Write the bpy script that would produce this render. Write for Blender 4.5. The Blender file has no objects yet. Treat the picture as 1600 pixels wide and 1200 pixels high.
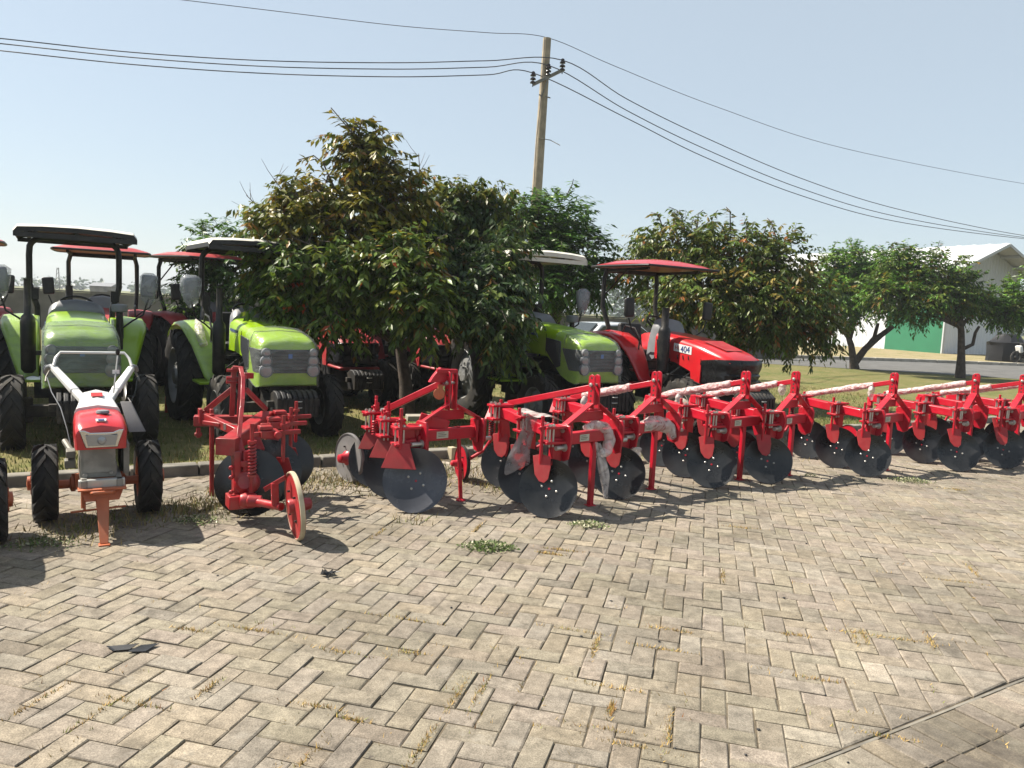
import bpy, math, random
import numpy as np
from mathutils import Vector, Matrix, Quaternion

SC = bpy.context.scene
COL = SC.collection
rnd = random.Random(7)
npr = np.random.default_rng(11)
rad = math.radians
# ------------------------------------------------------------------ camera
CAM_H, FPX, PITCH, ROLL = 1.75, 1202.0, rad(5.75), rad(2.8)
_F = Vector((0, math.cos(PITCH), -math.sin(PITCH)))
_U0 = Vector((0, math.sin(PITCH), math.cos(PITCH)))
_R0 = Vector((1, 0, 0))
_R = math.cos(ROLL) * _R0 + math.sin(ROLL) * _U0
_U = -math.sin(ROLL) * _R0 + math.cos(ROLL) * _U0
cam_d = bpy.data.cameras.new("camera")
cam_d.sensor_width = 36.0
cam_d.lens = 36.0 * FPX / 1600.0
cam_d.clip_start, cam_d.clip_end = 0.05, 3000.0
cam = bpy.data.objects.new("camera", cam_d)
COL.objects.link(cam)
cam.matrix_world = Matrix(((_R.x, _U.x, -_F.x, 0), (_R.y, _U.y, -_F.y, 0), (_R.z, _U.z, -_F.z, CAM_H), (0, 0, 0, 1)))
SC.camera = cam
SC.render.resolution_x, SC.render.resolution_y = 1024, 768

# ------------------------------------------------------------------ light
SUN_EL = rad(50)
_az = Vector((-0.97, 0.22, 0)).normalized()
TO_SUN = Vector((_az.x * math.cos(SUN_EL), _az.y * math.cos(SUN_EL), math.sin(SUN_EL)))
world = bpy.data.worlds.new("World")
SC.world = world
world.use_nodes = True
_nt = world.node_tree
_bg = _nt.nodes["Background"]
_sky = _nt.nodes.new("ShaderNodeTexSky")
_sky.sky_type = 'NISHITA'
_sky.sun_disc = False
_sky.sun_elevation = SUN_EL
_sky.sun_rotation = math.atan2(_az.x, _az.y)
_sky.air_density, _sky.dust_density, _sky.ozone_density = 1.0, 1.0, 1.5
_veil = _nt.nodes.new("ShaderNodeMix"); _veil.data_type = 'RGBA'; _veil.blend_type = 'ADD'; _veil.inputs[0].default_value = 1.0
_veil.inputs[7].default_value = (2.12, 2.40, 2.55, 1)      # bright even haze of the dry-season sky
_dim = _nt.nodes.new("ShaderNodeVectorMath"); _dim.operation = 'SCALE'; _dim.inputs["Scale"].default_value = 0.28
_nt.links.new(_sky.outputs[0], _dim.inputs[0])
_nt.links.new(_dim.outputs[0], _veil.inputs[6])
_nt.links.new(_veil.outputs[2], _bg.inputs[0])
_bg.inputs[1].default_value = 0.085
sun_d = bpy.data.lights.new("sun", 'SUN')
sun_d.energy, sun_d.angle, sun_d.color = 5.0, rad(0.53), (1.0, 0.92, 0.80)
sun = bpy.data.objects.new("sun", sun_d)
COL.objects.link(sun)
sun.location = (-20, 5, 30)
sun.rotation_euler = (-TO_SUN).to_track_quat('-Z', 'Y').to_euler()
SC.view_settings.view_transform = 'Standard'
SC.view_settings.look = 'None'
SC.view_settings.gamma = 1.0
SC.view_settings.exposure = 1.28

# ------------------------------------------------------------------ place helpers
AL = rad(31)                      # the kerb and all the rows run along this bearing
CA, SA = math.cos(AL), math.sin(AL)
def W(s, t, z=0.0): return Vector((s * CA - t * SA, s * SA + t * CA, z))
def ST(w): return (w[0] * CA + w[1] * SA, -w[0] * SA + w[1] * CA)
def ray(x, y): return _F + (x - 800) / FPX * _R - (y - 600) / FPX * _U
def G(x, y, z=0.0):
    d = ray(x, y); return Vector((0, 0, CAM_H)) + d * ((z - CAM_H) / d.z)
def Q(x, y, Y):
    d = ray(x, y); return Vector((0, 0, CAM_H)) + d * (Y / d.y)

# ------------------------------------------------------------------ materials
def mat(name, col, rough=0.5, metal=0.0, var=0.0, vscale=8.0, bump=0.0, bscale=60.0, dust=0.0, coat=0.0,
        attr=None, spec=0.5, dustcol=(0.35, 0.29, 0.2)):
    col = tuple(c * 0.70 for c in col); dustcol = tuple(c * 0.6 for c in dustcol)
    if max(col) < .03 and 'disc' not in name: spec = min(spec, 0.3)
    m = bpy.data.materials.new(name); m.use_nodes = True
    nt = m.node_tree; N = nt.nodes; Lk = nt.links
    b = N["Principled BSDF"]
    b.inputs["Roughness"].default_value = rough
    b.inputs["Metallic"].default_value = metal
    b.inputs["Specular IOR Level"].default_value = spec
    b.inputs["Coat Weight"].default_value = coat
    b.inputs["Coat Roughness"].default_value = 0.12
    tc = N.new("ShaderNodeTexCoord")
    if attr:
        a = N.new("ShaderNodeAttribute"); a.attribute_name = attr; src = a.outputs["Color"]
    else:
        c = N.new("ShaderNodeRGB"); c.outputs[0].default_value = (*col, 1); src = c.outputs[0]
    if var:
        n = N.new("ShaderNodeTexNoise"); n.inputs["Scale"].default_value = vscale; n.inputs["Detail"].default_value = 6
        Lk.new(tc.outputs["Object"], n.inputs["Vector"])
        mr = N.new("ShaderNodeMapRange"); mr.inputs[1].default_value = 0.38; mr.inputs[2].default_value = 0.62
        mr.inputs[3].default_value = 1 - var; mr.inputs[4].default_value = 1 + var
        Lk.new(n.outputs["Fac"], mr.inputs[0])
        mx = N.new("ShaderNodeVectorMath"); mx.operation = 'SCALE'
        Lk.new(src, mx.inputs[0]); Lk.new(mr.outputs[0], mx.inputs["Scale"]); src = mx.outputs[0]
    if dust:
        n2 = N.new("ShaderNodeTexNoise"); n2.inputs["Scale"].default_value = vscale * 0.6; n2.inputs["Detail"].default_value = 8
        n2.inputs["Roughness"].default_value = 0.7
        Lk.new(tc.outputs["Object"], n2.inputs["Vector"])
        r2 = N.new("ShaderNodeMapRange"); r2.inputs[1].default_value = 0.47; r2.inputs[2].default_value = 0.68
        r2.inputs[3].default_value = 0; r2.inputs[4].default_value = dust
        Lk.new(n2.outputs["Fac"], r2.inputs[0])
        mm = N.new("ShaderNodeMix"); mm.data_type = 'RGBA'
        mm.inputs[7].default_value = (*dustcol, 1)
        Lk.new(r2.outputs[0], mm.inputs[0]); Lk.new(src, mm.inputs[6]); src = mm.outputs[2]
        rr = N.new("ShaderNodeMapRange"); rr.inputs[3].default_value = rough; rr.inputs[4].default_value = min(1, rough + 0.4)
        Lk.new(r2.outputs[0], rr.inputs[0]); Lk.new(rr.outputs[0], b.inputs["Roughness"])
    Lk.new(src, b.inputs["Base Color"])
    if bump:
        n3 = N.new("ShaderNodeTexNoise"); n3.inputs["Scale"].default_value = bscale; n3.inputs["Detail"].default_value = 5
        Lk.new(tc.outputs["Object"], n3.inputs["Vector"])
        bp = N.new("ShaderNodeBump"); bp.inputs["Strength"].default_value = bump; bp.inputs["Distance"].default_value = 0.01
        Lk.new(n3.outputs["Fac"], bp.inputs["Height"]); Lk.new(bp.outputs[0], b.inputs["Normal"])
    return m

def film_mat(name, col, alpha, rough=0.25, bscale=14.0, bump=0.9, stretch=(1, 1, 1), dv=0.25):
    m = bpy.data.materials.new(name); m.use_nodes = True
    nt = m.node_tree; N = nt.nodes; Lk = nt.links
    b = N["Principled BSDF"]
    b.inputs["Base Color"].default_value = (*col, 1); b.inputs["Roughness"].default_value = rough
    tc = N.new("ShaderNodeTexCoord"); mp = N.new("ShaderNodeMapping"); mp.inputs["Scale"].default_value = stretch
    Lk.new(tc.outputs["Object"], mp.inputs[0])
    n = N.new("ShaderNodeTexNoise"); n.inputs["Scale"].default_value = bscale; n.inputs["Detail"].default_value = 7
    n.inputs["Distortion"].default_value = 1.2
    Lk.new(mp.outputs[0], n.inputs["Vector"])
    bp = N.new("ShaderNodeBump"); bp.inputs["Strength"].default_value = bump; bp.inputs["Distance"].default_value = 0.03
    Lk.new(n.outputs["Fac"], bp.inputs["Height"]); Lk.new(bp.outputs[0], b.inputs["Normal"])
    mr = N.new("ShaderNodeMapRange"); mr.inputs[1].default_value = 0.35; mr.inputs[2].default_value = 0.65
    mr.inputs[3].default_value = max(0, alpha - dv); mr.inputs[4].default_value = min(1, alpha + dv)
    Lk.new(n.outputs["Fac"], mr.inputs[0]); Lk.new(mr.outputs[0], b.inputs["Alpha"])
    return m

M = {}
M['red'] = mat('red_paint', (0.50, 0.004, 0.022), 0.42, var=0.10, vscale=6, dust=0.05, coat=0.10, spec=0.38, bump=0.05, bscale=40)
M['red_old'] = mat('worn_red_paint', (0.37, 0.006, 0.014), 0.42, var=0.18, vscale=9, dust=0.22, coat=0.15, bump=0.12, bscale=50)
M['red_matt'] = mat('red_undercoat', (0.40, 0.012, 0.016), 0.55, var=0.12, vscale=9, dust=0.15)
M['tractor_red'] = mat('tractor_red', (0.58, 0.012, 0.020), 0.3, var=0.05, dust=0.10, coat=0.35)
M['old_red'] = mat('faded_shaded_red', (0.40, 0.020, 0.026), 0.5, var=0.08, dust=0.25)  # base darkened partly to carry the shade of the back rows
M['green'] = mat('lime_green_paint', (0.33, 0.55, 0.006), 0.3, var=0.06, dust=0.06, coat=0.35)
M['black'] = mat('black_paint', (0.013, 0.013, 0.014), 0.45, var=0.2, dust=0.15)
M['chassis'] = mat('greasy_black_iron', (0.020, 0.020, 0.021), 0.6, var=0.3, dust=0.25, bump=0.3)
M['rubber'] = mat('tyre_rubber', (0.022, 0.021, 0.020), 0.75, var=0.25, vscale=10, dust=0.14, bump=0.15)
M['rim'] = mat('grey_rim', (0.32, 0.33, 0.33), 0.4, metal=0.4, var=0.1, dust=0.3)
M['rimdust'] = mat('dusty_rim', (0.38, 0.33, 0.28), 0.55, metal=0.2, var=0.2, dust=0.4)
M['disc'] = mat('black_disc_steel', (0.019, 0.020, 0.022), 0.24, var=0.3, vscale=5, dust=0.10, spec=0.4, dustcol=(0.2, 0.19, 0.17))
M['disc_steel'] = mat('bare_grey_disc', (0.075, 0.078, 0.092), 0.26, metal=0.3, var=0.25, vscale=5, dust=0.12)
M['wheel_grey'] = mat('grey_wheel_plate', (0.22, 0.21, 0.21), 0.55, metal=0.1, var=0.12, dust=0.2)
M['zinc'] = mat('zinc_bolt', (0.62, 0.60, 0.56), 0.35, metal=0.7, var=0.15)
M['tan_edge'] = mat('tan_rubber_edge', (0.52, 0.44, 0.30), 0.7, var=0.15)
M['white'] = mat('white_paint', (0.78, 0.78, 0.76), 0.35, var=0.04, dust=0.08, coat=0.2)
M['cream'] = mat('cream_canopy_top', (0.72, 0.70, 0.62), 0.5, var=0.06, dust=0.12)
M['grey_plastic'] = mat('grey_plastic', (0.20, 0.21, 0.23), 0.5, var=0.06, dust=0.15)
M['dark_plastic'] = mat('dark_plastic', (0.020, 0.021, 0.024), 0.45, var=0.1, dust=0.08)
M['grille'] = mat('dark_grille', (0.035, 0.038, 0.048), 0.4, var=0.1, bump=0.5, bscale=90)
M['chrome'] = mat('chrome_reflector', (0.75, 0.75, 0.74), 0.16, metal=0.9, var=0.05)
M['lens'] = mat('headlamp_glass', (0.36, 0.37, 0.38), 0.15, metal=0.3, coat=0.5)
M['orange'] = mat('orange_primer', (0.52, 0.130, 0.045), 0.5, var=0.12, dust=0.2, bump=0.1)
M['engine'] = mat('engine_iron', (0.27, 0.26, 0.235), 0.5, metal=0.2, var=0.25, dust=0.35, bump=0.2)
M['silver'] = mat('silver_plate', (0.60, 0.60, 0.57), 0.35, metal=0.4, var=0.08, dust=0.2)
M['decal_white'] = mat('white_decal', (0.8, 0.8, 0.8), 0.4)
M['decal_blue'] = mat('blue_decal', (0.03, 0.06, 0.22), 0.4)
M['decal_black'] = mat('black_decal', (0.012, 0.012, 0.014), 0.4)
M['decal_red'] = mat('red_decal', (0.5, 0.02, 0.02), 0.4)
M['yellow'] = mat('yellow_tag', (0.75, 0.55, 0.02), 0.5)
M['label'] = mat('paper_label', (0.60, 0.57, 0.46), 0.6, var=0.05)
M['blue'] = mat('blue_plastic', (0.04, 0.16, 0.5), 0.4)
M['film'] = film_mat('clear_film', (0.34, 0.36, 0.39), 0.42, 0.18, 5, 0.7, (1, 1, 1), 0.16)
M['film_dim'] = film_mat('grey_green_film', (0.20, 0.25, 0.20), 0.42, 0.3, 5, 0.5, (1, 1, 2.2), 0.14)  # denser and a darker grey-green than the hazy film
M['film_haze'] = film_mat('hazy_film', (0.50, 0.54, 0.50), 0.15, 0.16, 6, 0.8, (1, 1, 2.2), 0.06)
M['film_pink'] = film_mat('wrapping_film', (0.62, 0.48, 0.47), 0.56, 0.28, 15, 0.9)
M['film_milk'] = film_mat('milky_film', (0.58, 0.52, 0.50), 0.50, 0.3, 10, 0.8)
M['film_grey'] = film_mat('bubble_film', (0.22, 0.21, 0.21), 0.66, 0.3, 9, 0.8)
M['film_black'] = mat('black_stretch_film', (0.014, 0.014, 0.015), 0.22, bump=0.9, bscale=18)
M['bark'] = mat('bark', (0.075, 0.055, 0.042), 0.9, var=0.35, vscale=10, bump=0.8, bscale=40)
M['twig'] = mat('dry_twig', (0.16, 0.13, 0.11), 0.9, var=0.2)
M['pole'] = mat('weathered_concrete_pole', (0.36, 0.30, 0.21), 0.85, var=0.18, vscale=4, bump=0.3, bscale=30)
M['insul'] = mat('brown_porcelain', (0.03, 0.022, 0.02), 0.25)
M['wire'] = mat('dark_cable', (0.06, 0.06, 0.07), 0.6)
M['steel'] = mat('galvanised_steel', (0.20, 0.19, 0.16), 0.6, metal=0.3, var=0.2)
M['concrete'] = mat('kerb_concrete', (0.20, 0.185, 0.155), 0.9, var=0.3, vscale=5, bump=0.4, bscale=50, dust=0.3)
M['kerb_pale'] = mat('pale_kerb', (0.42, 0.39, 0.33), 0.9, var=0.2, vscale=3)
M['boundary'] = mat('boundary_wall_render', (0.17, 0.155, 0.135), 0.95, var=0.25, vscale=1.2, bump=0.2, bscale=20)
M['asphalt'] = mat('road_asphalt', (0.12, 0.118, 0.112), 0.9, var=0.15, vscale=1.5, bump=0.2, bscale=80)
M['sheet_white'] = mat('white_sheet_metal', (0.74, 0.76, 0.80), 0.45, var=0.04, vscale=0.6)
M['sheet_grey'] = mat('grey_sheet_metal', (0.52, 0.54, 0.55), 0.5, var=0.05, vscale=0.6)
M['sheet_green'] = mat('green_door_metal', (0.03, 0.20, 0.10), 0.45, var=0.08, vscale=0.8)
M['roofsheet'] = mat('pale_roof_sheet', (0.66, 0.67, 0.68), 0.4, var=0.06, vscale=0.5)
M['tarp'] = mat('black_tarpaulin', (0.016, 0.016, 0.018), 0.5, bump=0.8, bscale=6)
M['scrap'] = mat('black_scrap', (0.020, 0.022, 0.026), 0.45, var=0.3)
M['carwhite'] = mat('white_car_paint', (0.75, 0.76, 0.77), 0.25, coat=0.5)
M['carglass'] = mat('car_glass', (0.05, 0.06, 0.065), 0.08)

def leaf_mat(name):
    m = mat(name, (0, 0, 0), 0.42, attr='tint', spec=0.35)
    nt = m.node_tree; N = nt.nodes; Lk = nt.links
    b = N["Principled BSDF"]
    tr = N.new("ShaderNodeBsdfTranslucent"); mx = N.new("ShaderNodeMixShader"); mx.inputs[0].default_value = 0.30
    a = [n for n in N if n.type == 'ATTRIBUTE'][0]
    Lk.new(a.outputs["Color"], tr.inputs["Color"])
    Lk.new(b.outputs[0], mx.inputs[1]); Lk.new(tr.outputs[0], mx.inputs[2])
    Lk.new(mx.outputs[0], N["Material Output"].inputs["Surface"])
    return m
M['leaf'] = leaf_mat('leaf')
M['grass'] = mat('grass_blade', (0, 0, 0), 0.7, attr='tint')

# ------------------------------------------------------------------ mesh helpers
class MB:
    def __init__(self): self.v = []; self.f = []; self.m = []; self.cur = 0
    def add(self, vs, fs):
        o = len(self.v); self.v += [tuple(x) for x in vs]
        for f in fs: self.f.append(tuple(o + i for i in f)); self.m.append(self.cur)
        return self
    def box(self, c, s, rot=None, taper=1.0):
        hx, hy, hz = s[0] / 2, s[1] / 2, s[2] / 2
        vs = []
        for z, k in ((-hz, 1.0), (hz, taper)):
            for x, y in ((-hx, -hy), (hx, -hy), (hx, hy), (-hx, hy)):
                p = Vector((x * k, y * k, z))
                if rot is not None: p = rot @ p
                vs.append(p + Vector(c))
        return self.add(vs, [(3, 2, 1, 0), (4, 5, 6, 7), (0, 1, 5, 4), (1, 2, 6, 5), (2, 3, 7, 6), (3, 0, 4, 7)])
    def bar(self, p0, p1, w, h, up=(0, 0, 1), w1=None, h1=None):
        """rectangular bar from p0 to p1; w across, h along 'up'"""
        p0, p1 = Vector(p0), Vector(p1); d = (p1 - p0).normalized(); up = Vector(up)
        x = d.cross(up)
        if x.length < 1e-4: x = d.cross(Vector((0, 1, 0)))
        x.normalize(); u = x.cross(d).normalized()
        w1 = w if w1 is None else w1; h1 = h if h1 is None else h1
        vs = []
        for p, a, b in ((p0, w, h), (p1, w1, h1)):
            for i, j in ((-1, -1), (1, -1), (1, 1), (-1, 1)): vs.append(p + x * (i * a / 2) + u * (j * b / 2))
        return self.add(vs, [(3, 2, 1, 0), (4, 5, 6, 7), (0, 1, 5, 4), (1, 2, 6, 5), (2, 3, 7, 6), (3, 0, 4, 7)])
    def tube(self, pts, r, n=10, caps=True):
        pts = [Vector(p) for p in pts]; k = len(pts)
        rs = r if isinstance(r, (list, tuple)) else [r] * k
        t0 = (pts[1] - pts[0]).normalized()
        x = t0.cross(Vector((0, 0, 1)))
        if x.length < 0.05: x = t0.cross(Vector((0, 1, 0)))
        x.normalize(); vs = []
        for i, p in enumerate(pts):
            t = (pts[min(i + 1, k - 1)] - pts[max(i - 1, 0)]).normalized()
            x = (x - t * x.dot(t)).normalized(); y = t.cross(x)
            for j in range(n):
                a = 2 * math.pi * j / n
                vs.append(p + (x * math.cos(a) + y * math.sin(a)) * rs[i])
        fs = []
        for i in range(k - 1):
            for j in range(n):
                a, b = i * n + j, i * n + (j + 1) % n
                fs.append((a, b, b + n, a + n))
        if caps: fs += [tuple(reversed(range(n))), tuple(range((k - 1) * n, k * n))]
        return self.add(vs, fs)
    def cyl(self, p0, p1, r, n=14, r1=None): return self.tube([p0, p1], [r, r if r1 is None else r1], n)
    def lathe(self, prof, n, c=(0, 0, 0), axis=(0, 0, 1), caps=True):
        """prof: list of (radius, distance along axis)"""
        q = Vector((0, 0, 1)).rotation_difference(Vector(axis).normalized()); c = Vector(c); vs = []
        for r, h in prof:
            for j in range(n):
                a = 2 * math.pi * j / n
                vs.append(c + q @ Vector((r * math.cos(a), r * math.sin(a), h)))
        fs = []
        for i in range(len(prof) - 1):
            for j in range(n):
                a, b = i * n + j, i * n + (j + 1) % n
                fs.append((a, b, b + n, a + n))
        if caps:
            if prof[0][0] > 1e-5: fs.append(tuple(reversed(range(n))))
            if prof[-1][0] > 1e-5: fs.append(tuple(range((len(prof) - 1) * n, len(prof) * n)))
        return self.add(vs, fs)
    def prism(self, pts, off):
        """polygon of 3-D points extruded by vector off"""
        pts = [Vector(p) for p in pts]; off = Vector(off); n = len(pts)
        vs = pts + [p + off for p in pts]
        fs = [tuple(reversed(range(n))), tuple(range(n, 2 * n))] + [(i, (i + 1) % n, (i + 1) % n + n, i + n) for i in range(n)]
        return self.add(vs, fs)
    def loft(self, loops, closed=True, caps=True):
        n = len(loops[0]); vs = [p for l in loops for p in l]; fs = []
        for i in range(len(loops) - 1):
            for j in range(n if closed else n - 1):
                a, b = i * n + j, i * n + (j + 1) % n
                fs.append((a, b, b + n, a + n))
        if caps and closed: fs += [tuple(reversed(range(n))), tuple(range((len(loops) - 1) * n, len(loops) * n))]
        return self.add(vs, fs)
    def grid(self, rows): return self.loft(rows, closed=False, caps=False)
    def disc(self, c, nrm, r, depth, th=0.006, n=40, rings=6, hole=None):
        """concave dish: centre c on the rim plane, nrm points out of the hollow"""
        q = Vector((0, 0, 1)).rotation_difference(Vector(nrm).normalized()); c = Vector(c)
        front = [(r * k / rings, -depth * (1 - (k / rings) ** 2)) for k in range(0, rings + 1)]
        back = [(a, b - th) for a, b in reversed(front)]
        vs = []; prof = front[1:] + back[:-1]
        o = [c + q @ Vector((0, 0, -depth)), c + q @ Vector((0, 0, -depth - th))]
        for a, h in prof:
            for j in range(n):
                t = 2 * math.pi * j / n
                vs.append(c + q @ Vector((a * math.cos(t), a * math.sin(t), h)))
        m = len(vs); vs += o; fs = []
        for i in range(len(prof) - 1):
            for j in range(n):
                a, b = i * n + j, i * n + (j + 1) % n
                fs.append((a, a + n, b + n, b))
        for j in range(n):
            fs.append((m, j, (j + 1) % n))
            k = (len(prof) - 1) * n
            fs.append((m + 1, k + (j + 1) % n, k + j))
        return self.add(vs, fs)
    def build(self, name, mats, parent=None, bevel=0.0, smooth=35, seg=2, solid=0.0):
        me = bpy.data.meshes.new(name)
        me.from_pydata(self.v, [], self.f)
        if not isinstance(mats, (list, tuple)): mats = [mats]
        for m in mats: me.materials.append(M[m] if isinstance(m, str) else m)
        if len(mats) > 1: me.polygons.foreach_set("material_index", self.m)
        me.update()
        import bmesh
        bm = bmesh.new(); bm.from_mesh(me); bmesh.ops.recalc_face_normals(bm, faces=bm.faces); bm.to_mesh(me); bm.free()
        if smooth:
            me.shade_smooth(); me.set_sharp_from_angle(angle=rad(smooth))
        o = bpy.data.objects.new(name, me); COL.objects.link(o)
        if parent is not None: o.parent = parent
        if solid:
            md = o.modifiers.new("solid", 'SOLIDIFY'); md.thickness = solid; md.offset = 0
        if bevel:
            md = o.modifiers.new("bevel", 'BEVEL'); md.width = bevel; md.segments = seg
            md.limit_method = 'ANGLE'; md.angle_limit = rad(40)
        return o

def tag(o, label=None, cat=None, group=None, kind=None):
    if label: o['label'] = label
    if cat: o['category'] = cat
    if group: o['group'] = group
    if kind: o['kind'] = kind
    return o
def thing(name, loc, label, cat, rot=0.0, group=None):
    o = bpy.data.objects.new(name, None); o.empty_display_size = 0.2; COL.objects.link(o)
    o.location = loc; o.rotation_euler = (0, 0, rot)
    return tag(o, label, cat, group)
def copy_tree(o, parent=None):
    c = o.copy(); COL.objects.link(c); c.parent = parent
    for ch in list(o.children): copy_tree(ch, c)
    return c
def np_mesh(name, verts, faces, mats, parent=None, colors=None, smooth=False):
    """verts (n,3) and faces (m,k) arrays, colors per vertex"""
    me = bpy.data.meshes.new(name)
    nv, (nf, k) = len(verts), faces.shape
    me.vertices.add(nv); me.vertices.foreach_set("co", np.ascontiguousarray(verts, np.float32).ravel())
    me.loops.add(nf * k); me.loops.foreach_set("vertex_index", np.ascontiguousarray(faces, np.int32).ravel())
    me.polygons.add(nf)
    me.polygons.foreach_set("loop_start", np.arange(0, nf * k, k, dtype=np.int32))
    if colors is not None:
        ca = me.color_attributes.new("tint", 'FLOAT_COLOR', 'POINT')
        ca.data.foreach_set("color", np.ascontiguousarray(np.c_[colors, np.ones(nv)], np.float32).ravel())
    for m in (mats if isinstance(mats, (list, tuple)) else [mats]): me.materials.append(M[m])
    me.update(calc_edges=True); me.validate()
    if smooth: me.shade_smooth()
    o = bpy.data.objects.new(name, me); COL.objects.link(o)
    if parent is not None: o.parent = parent
    return o
def arc(c, r, a0, a1, n, ax='yz', x=0.0):
    out = []
    for i in range(n + 1):
        a = rad(a0 + (a1 - a0) * i / n)
        out.append(Vector((x, c[0] + r * math.cos(a), c[1] + r * math.sin(a))))
    return out
# ================================================================== SETTING
def sheet(name, pts, z, m, kind='structure'):
    b = MB(); b.add([(p[0], p[1], z) for p in pts], [tuple(range(len(pts)))])
    o = b.build(name, m, smooth=0); tag(o, kind=kind); return o
def quad_st(s0, s1, t0, t1): return [W(s0, t0), W(s1, t0), W(s1, t1), W(s0, t1)]

def ground_mat(name, c1, c2, c3, s1=0.5, s2=6.0, bump=0.4):
    m = bpy.data.materials.new(name); m.use_nodes = True
    nt = m.node_tree; N = nt.nodes; Lk = nt.links; b = N["Principled BSDF"]; b.inputs["Roughness"].default_value = 0.95
    b.inputs["Specular IOR Level"].default_value = 0.15
    tc = N.new("ShaderNodeTexCoord")
    c1, c2, c3 = [tuple(v * .68 for v in c) for c in (c1, c2, c3)]
    def noise(sc, det=8):
        n = N.new("ShaderNodeTexNoise"); n.inputs["Scale"].default_value = sc; n.inputs["Detail"].default_value = det
        n.inputs["Roughness"].default_value = 0.65
        Lk.new(tc.outputs["Object"], n.inputs["Vector"]); return n
    a, c, d = noise(s1), noise(s2), noise(s2 * 12)
    r1 = N.new("ShaderNodeMapRange"); r1.inputs[1].default_value = .4; r1.inputs[2].default_value = .62; Lk.new(a.outputs["Fac"], r1.inputs[0])
    m1 = N.new("ShaderNodeMix"); m1.data_type = 'RGBA'; m1.inputs[6].default_value = (*c1, 1); m1.inputs[7].default_value = (*c2, 1)
    Lk.new(r1.outputs[0], m1.inputs[0])
    r2 = N.new("ShaderNodeMapRange"); r2.inputs[1].default_value = .45; r2.inputs[2].default_value = .7; Lk.new(c.outputs["Fac"], r2.inputs[0])
    m2 = N.new("ShaderNodeMix"); m2.data_type = 'RGBA'; m2.inputs[7].default_value = (*c3, 1)
    Lk.new(r2.outputs[0], m2.inputs[0]); Lk.new(m1.outputs[2], m2.inputs[6])
    mr = N.new("ShaderNodeMapRange"); mr.inputs[1].default_value = .3; mr.inputs[2].default_value = .7; mr.inputs[3].default_value = .7; mr.inputs[4].default_value = 1.3
    Lk.new(d.outputs["Fac"], mr.inputs[0])
    sc = N.new("ShaderNodeVectorMath"); sc.operation = 'SCALE'; Lk.new(m2.outputs[2], sc.inputs[0]); Lk.new(mr.outputs[0], sc.inputs["Scale"])
    Lk.new(sc.outputs[0], b.inputs["Base Color"])
    bp = N.new("ShaderNodeBump"); bp.inputs["Strength"].default_value = bump; bp.inputs["Distance"].default_value = 0.03
    Lk.new(d.outputs["Fac"], bp.inputs["Height"]); Lk.new(bp.outputs[0], b.inputs["Normal"])
    return m
M['field'] = ground_mat('field_grass', (0.20, 0.20, 0.07), (0.12, 0.16, 0.04), (0.26, 0.22, 0.11), 0.05, 1.0)
M['lawn'] = ground_mat('dry_lawn', (0.19, 0.175, 0.065), (0.11, 0.135, 0.035), (0.25, 0.205, 0.10), 0.6, 5.0)  # tones darkened overall to carry the shade under the tractors
M['verge'] = ground_mat('sandy_verge', (0.36, 0.29, 0.17), (0.22, 0.21, 0.08), (0.42, 0.35, 0.22), 0.8, 5.0)
M['joint'] = ground_mat('joint_sand', (0.17, 0.14, 0.10), (0.10, 0.082, 0.06), (0.24, 0.20, 0.14), 2.5, 14.0)

sheet('ground', [(-400, -40), (400, -40), (400, 420), (-400, 420)], -0.06, 'field')
sheet('sand_bed', quad_st(-14, 60, -8, 7.80), -0.0075, 'joint')
sheet('lawn', quad_st(-30, 110, 7.88, 30), 0.035, 'lawn')

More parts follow.
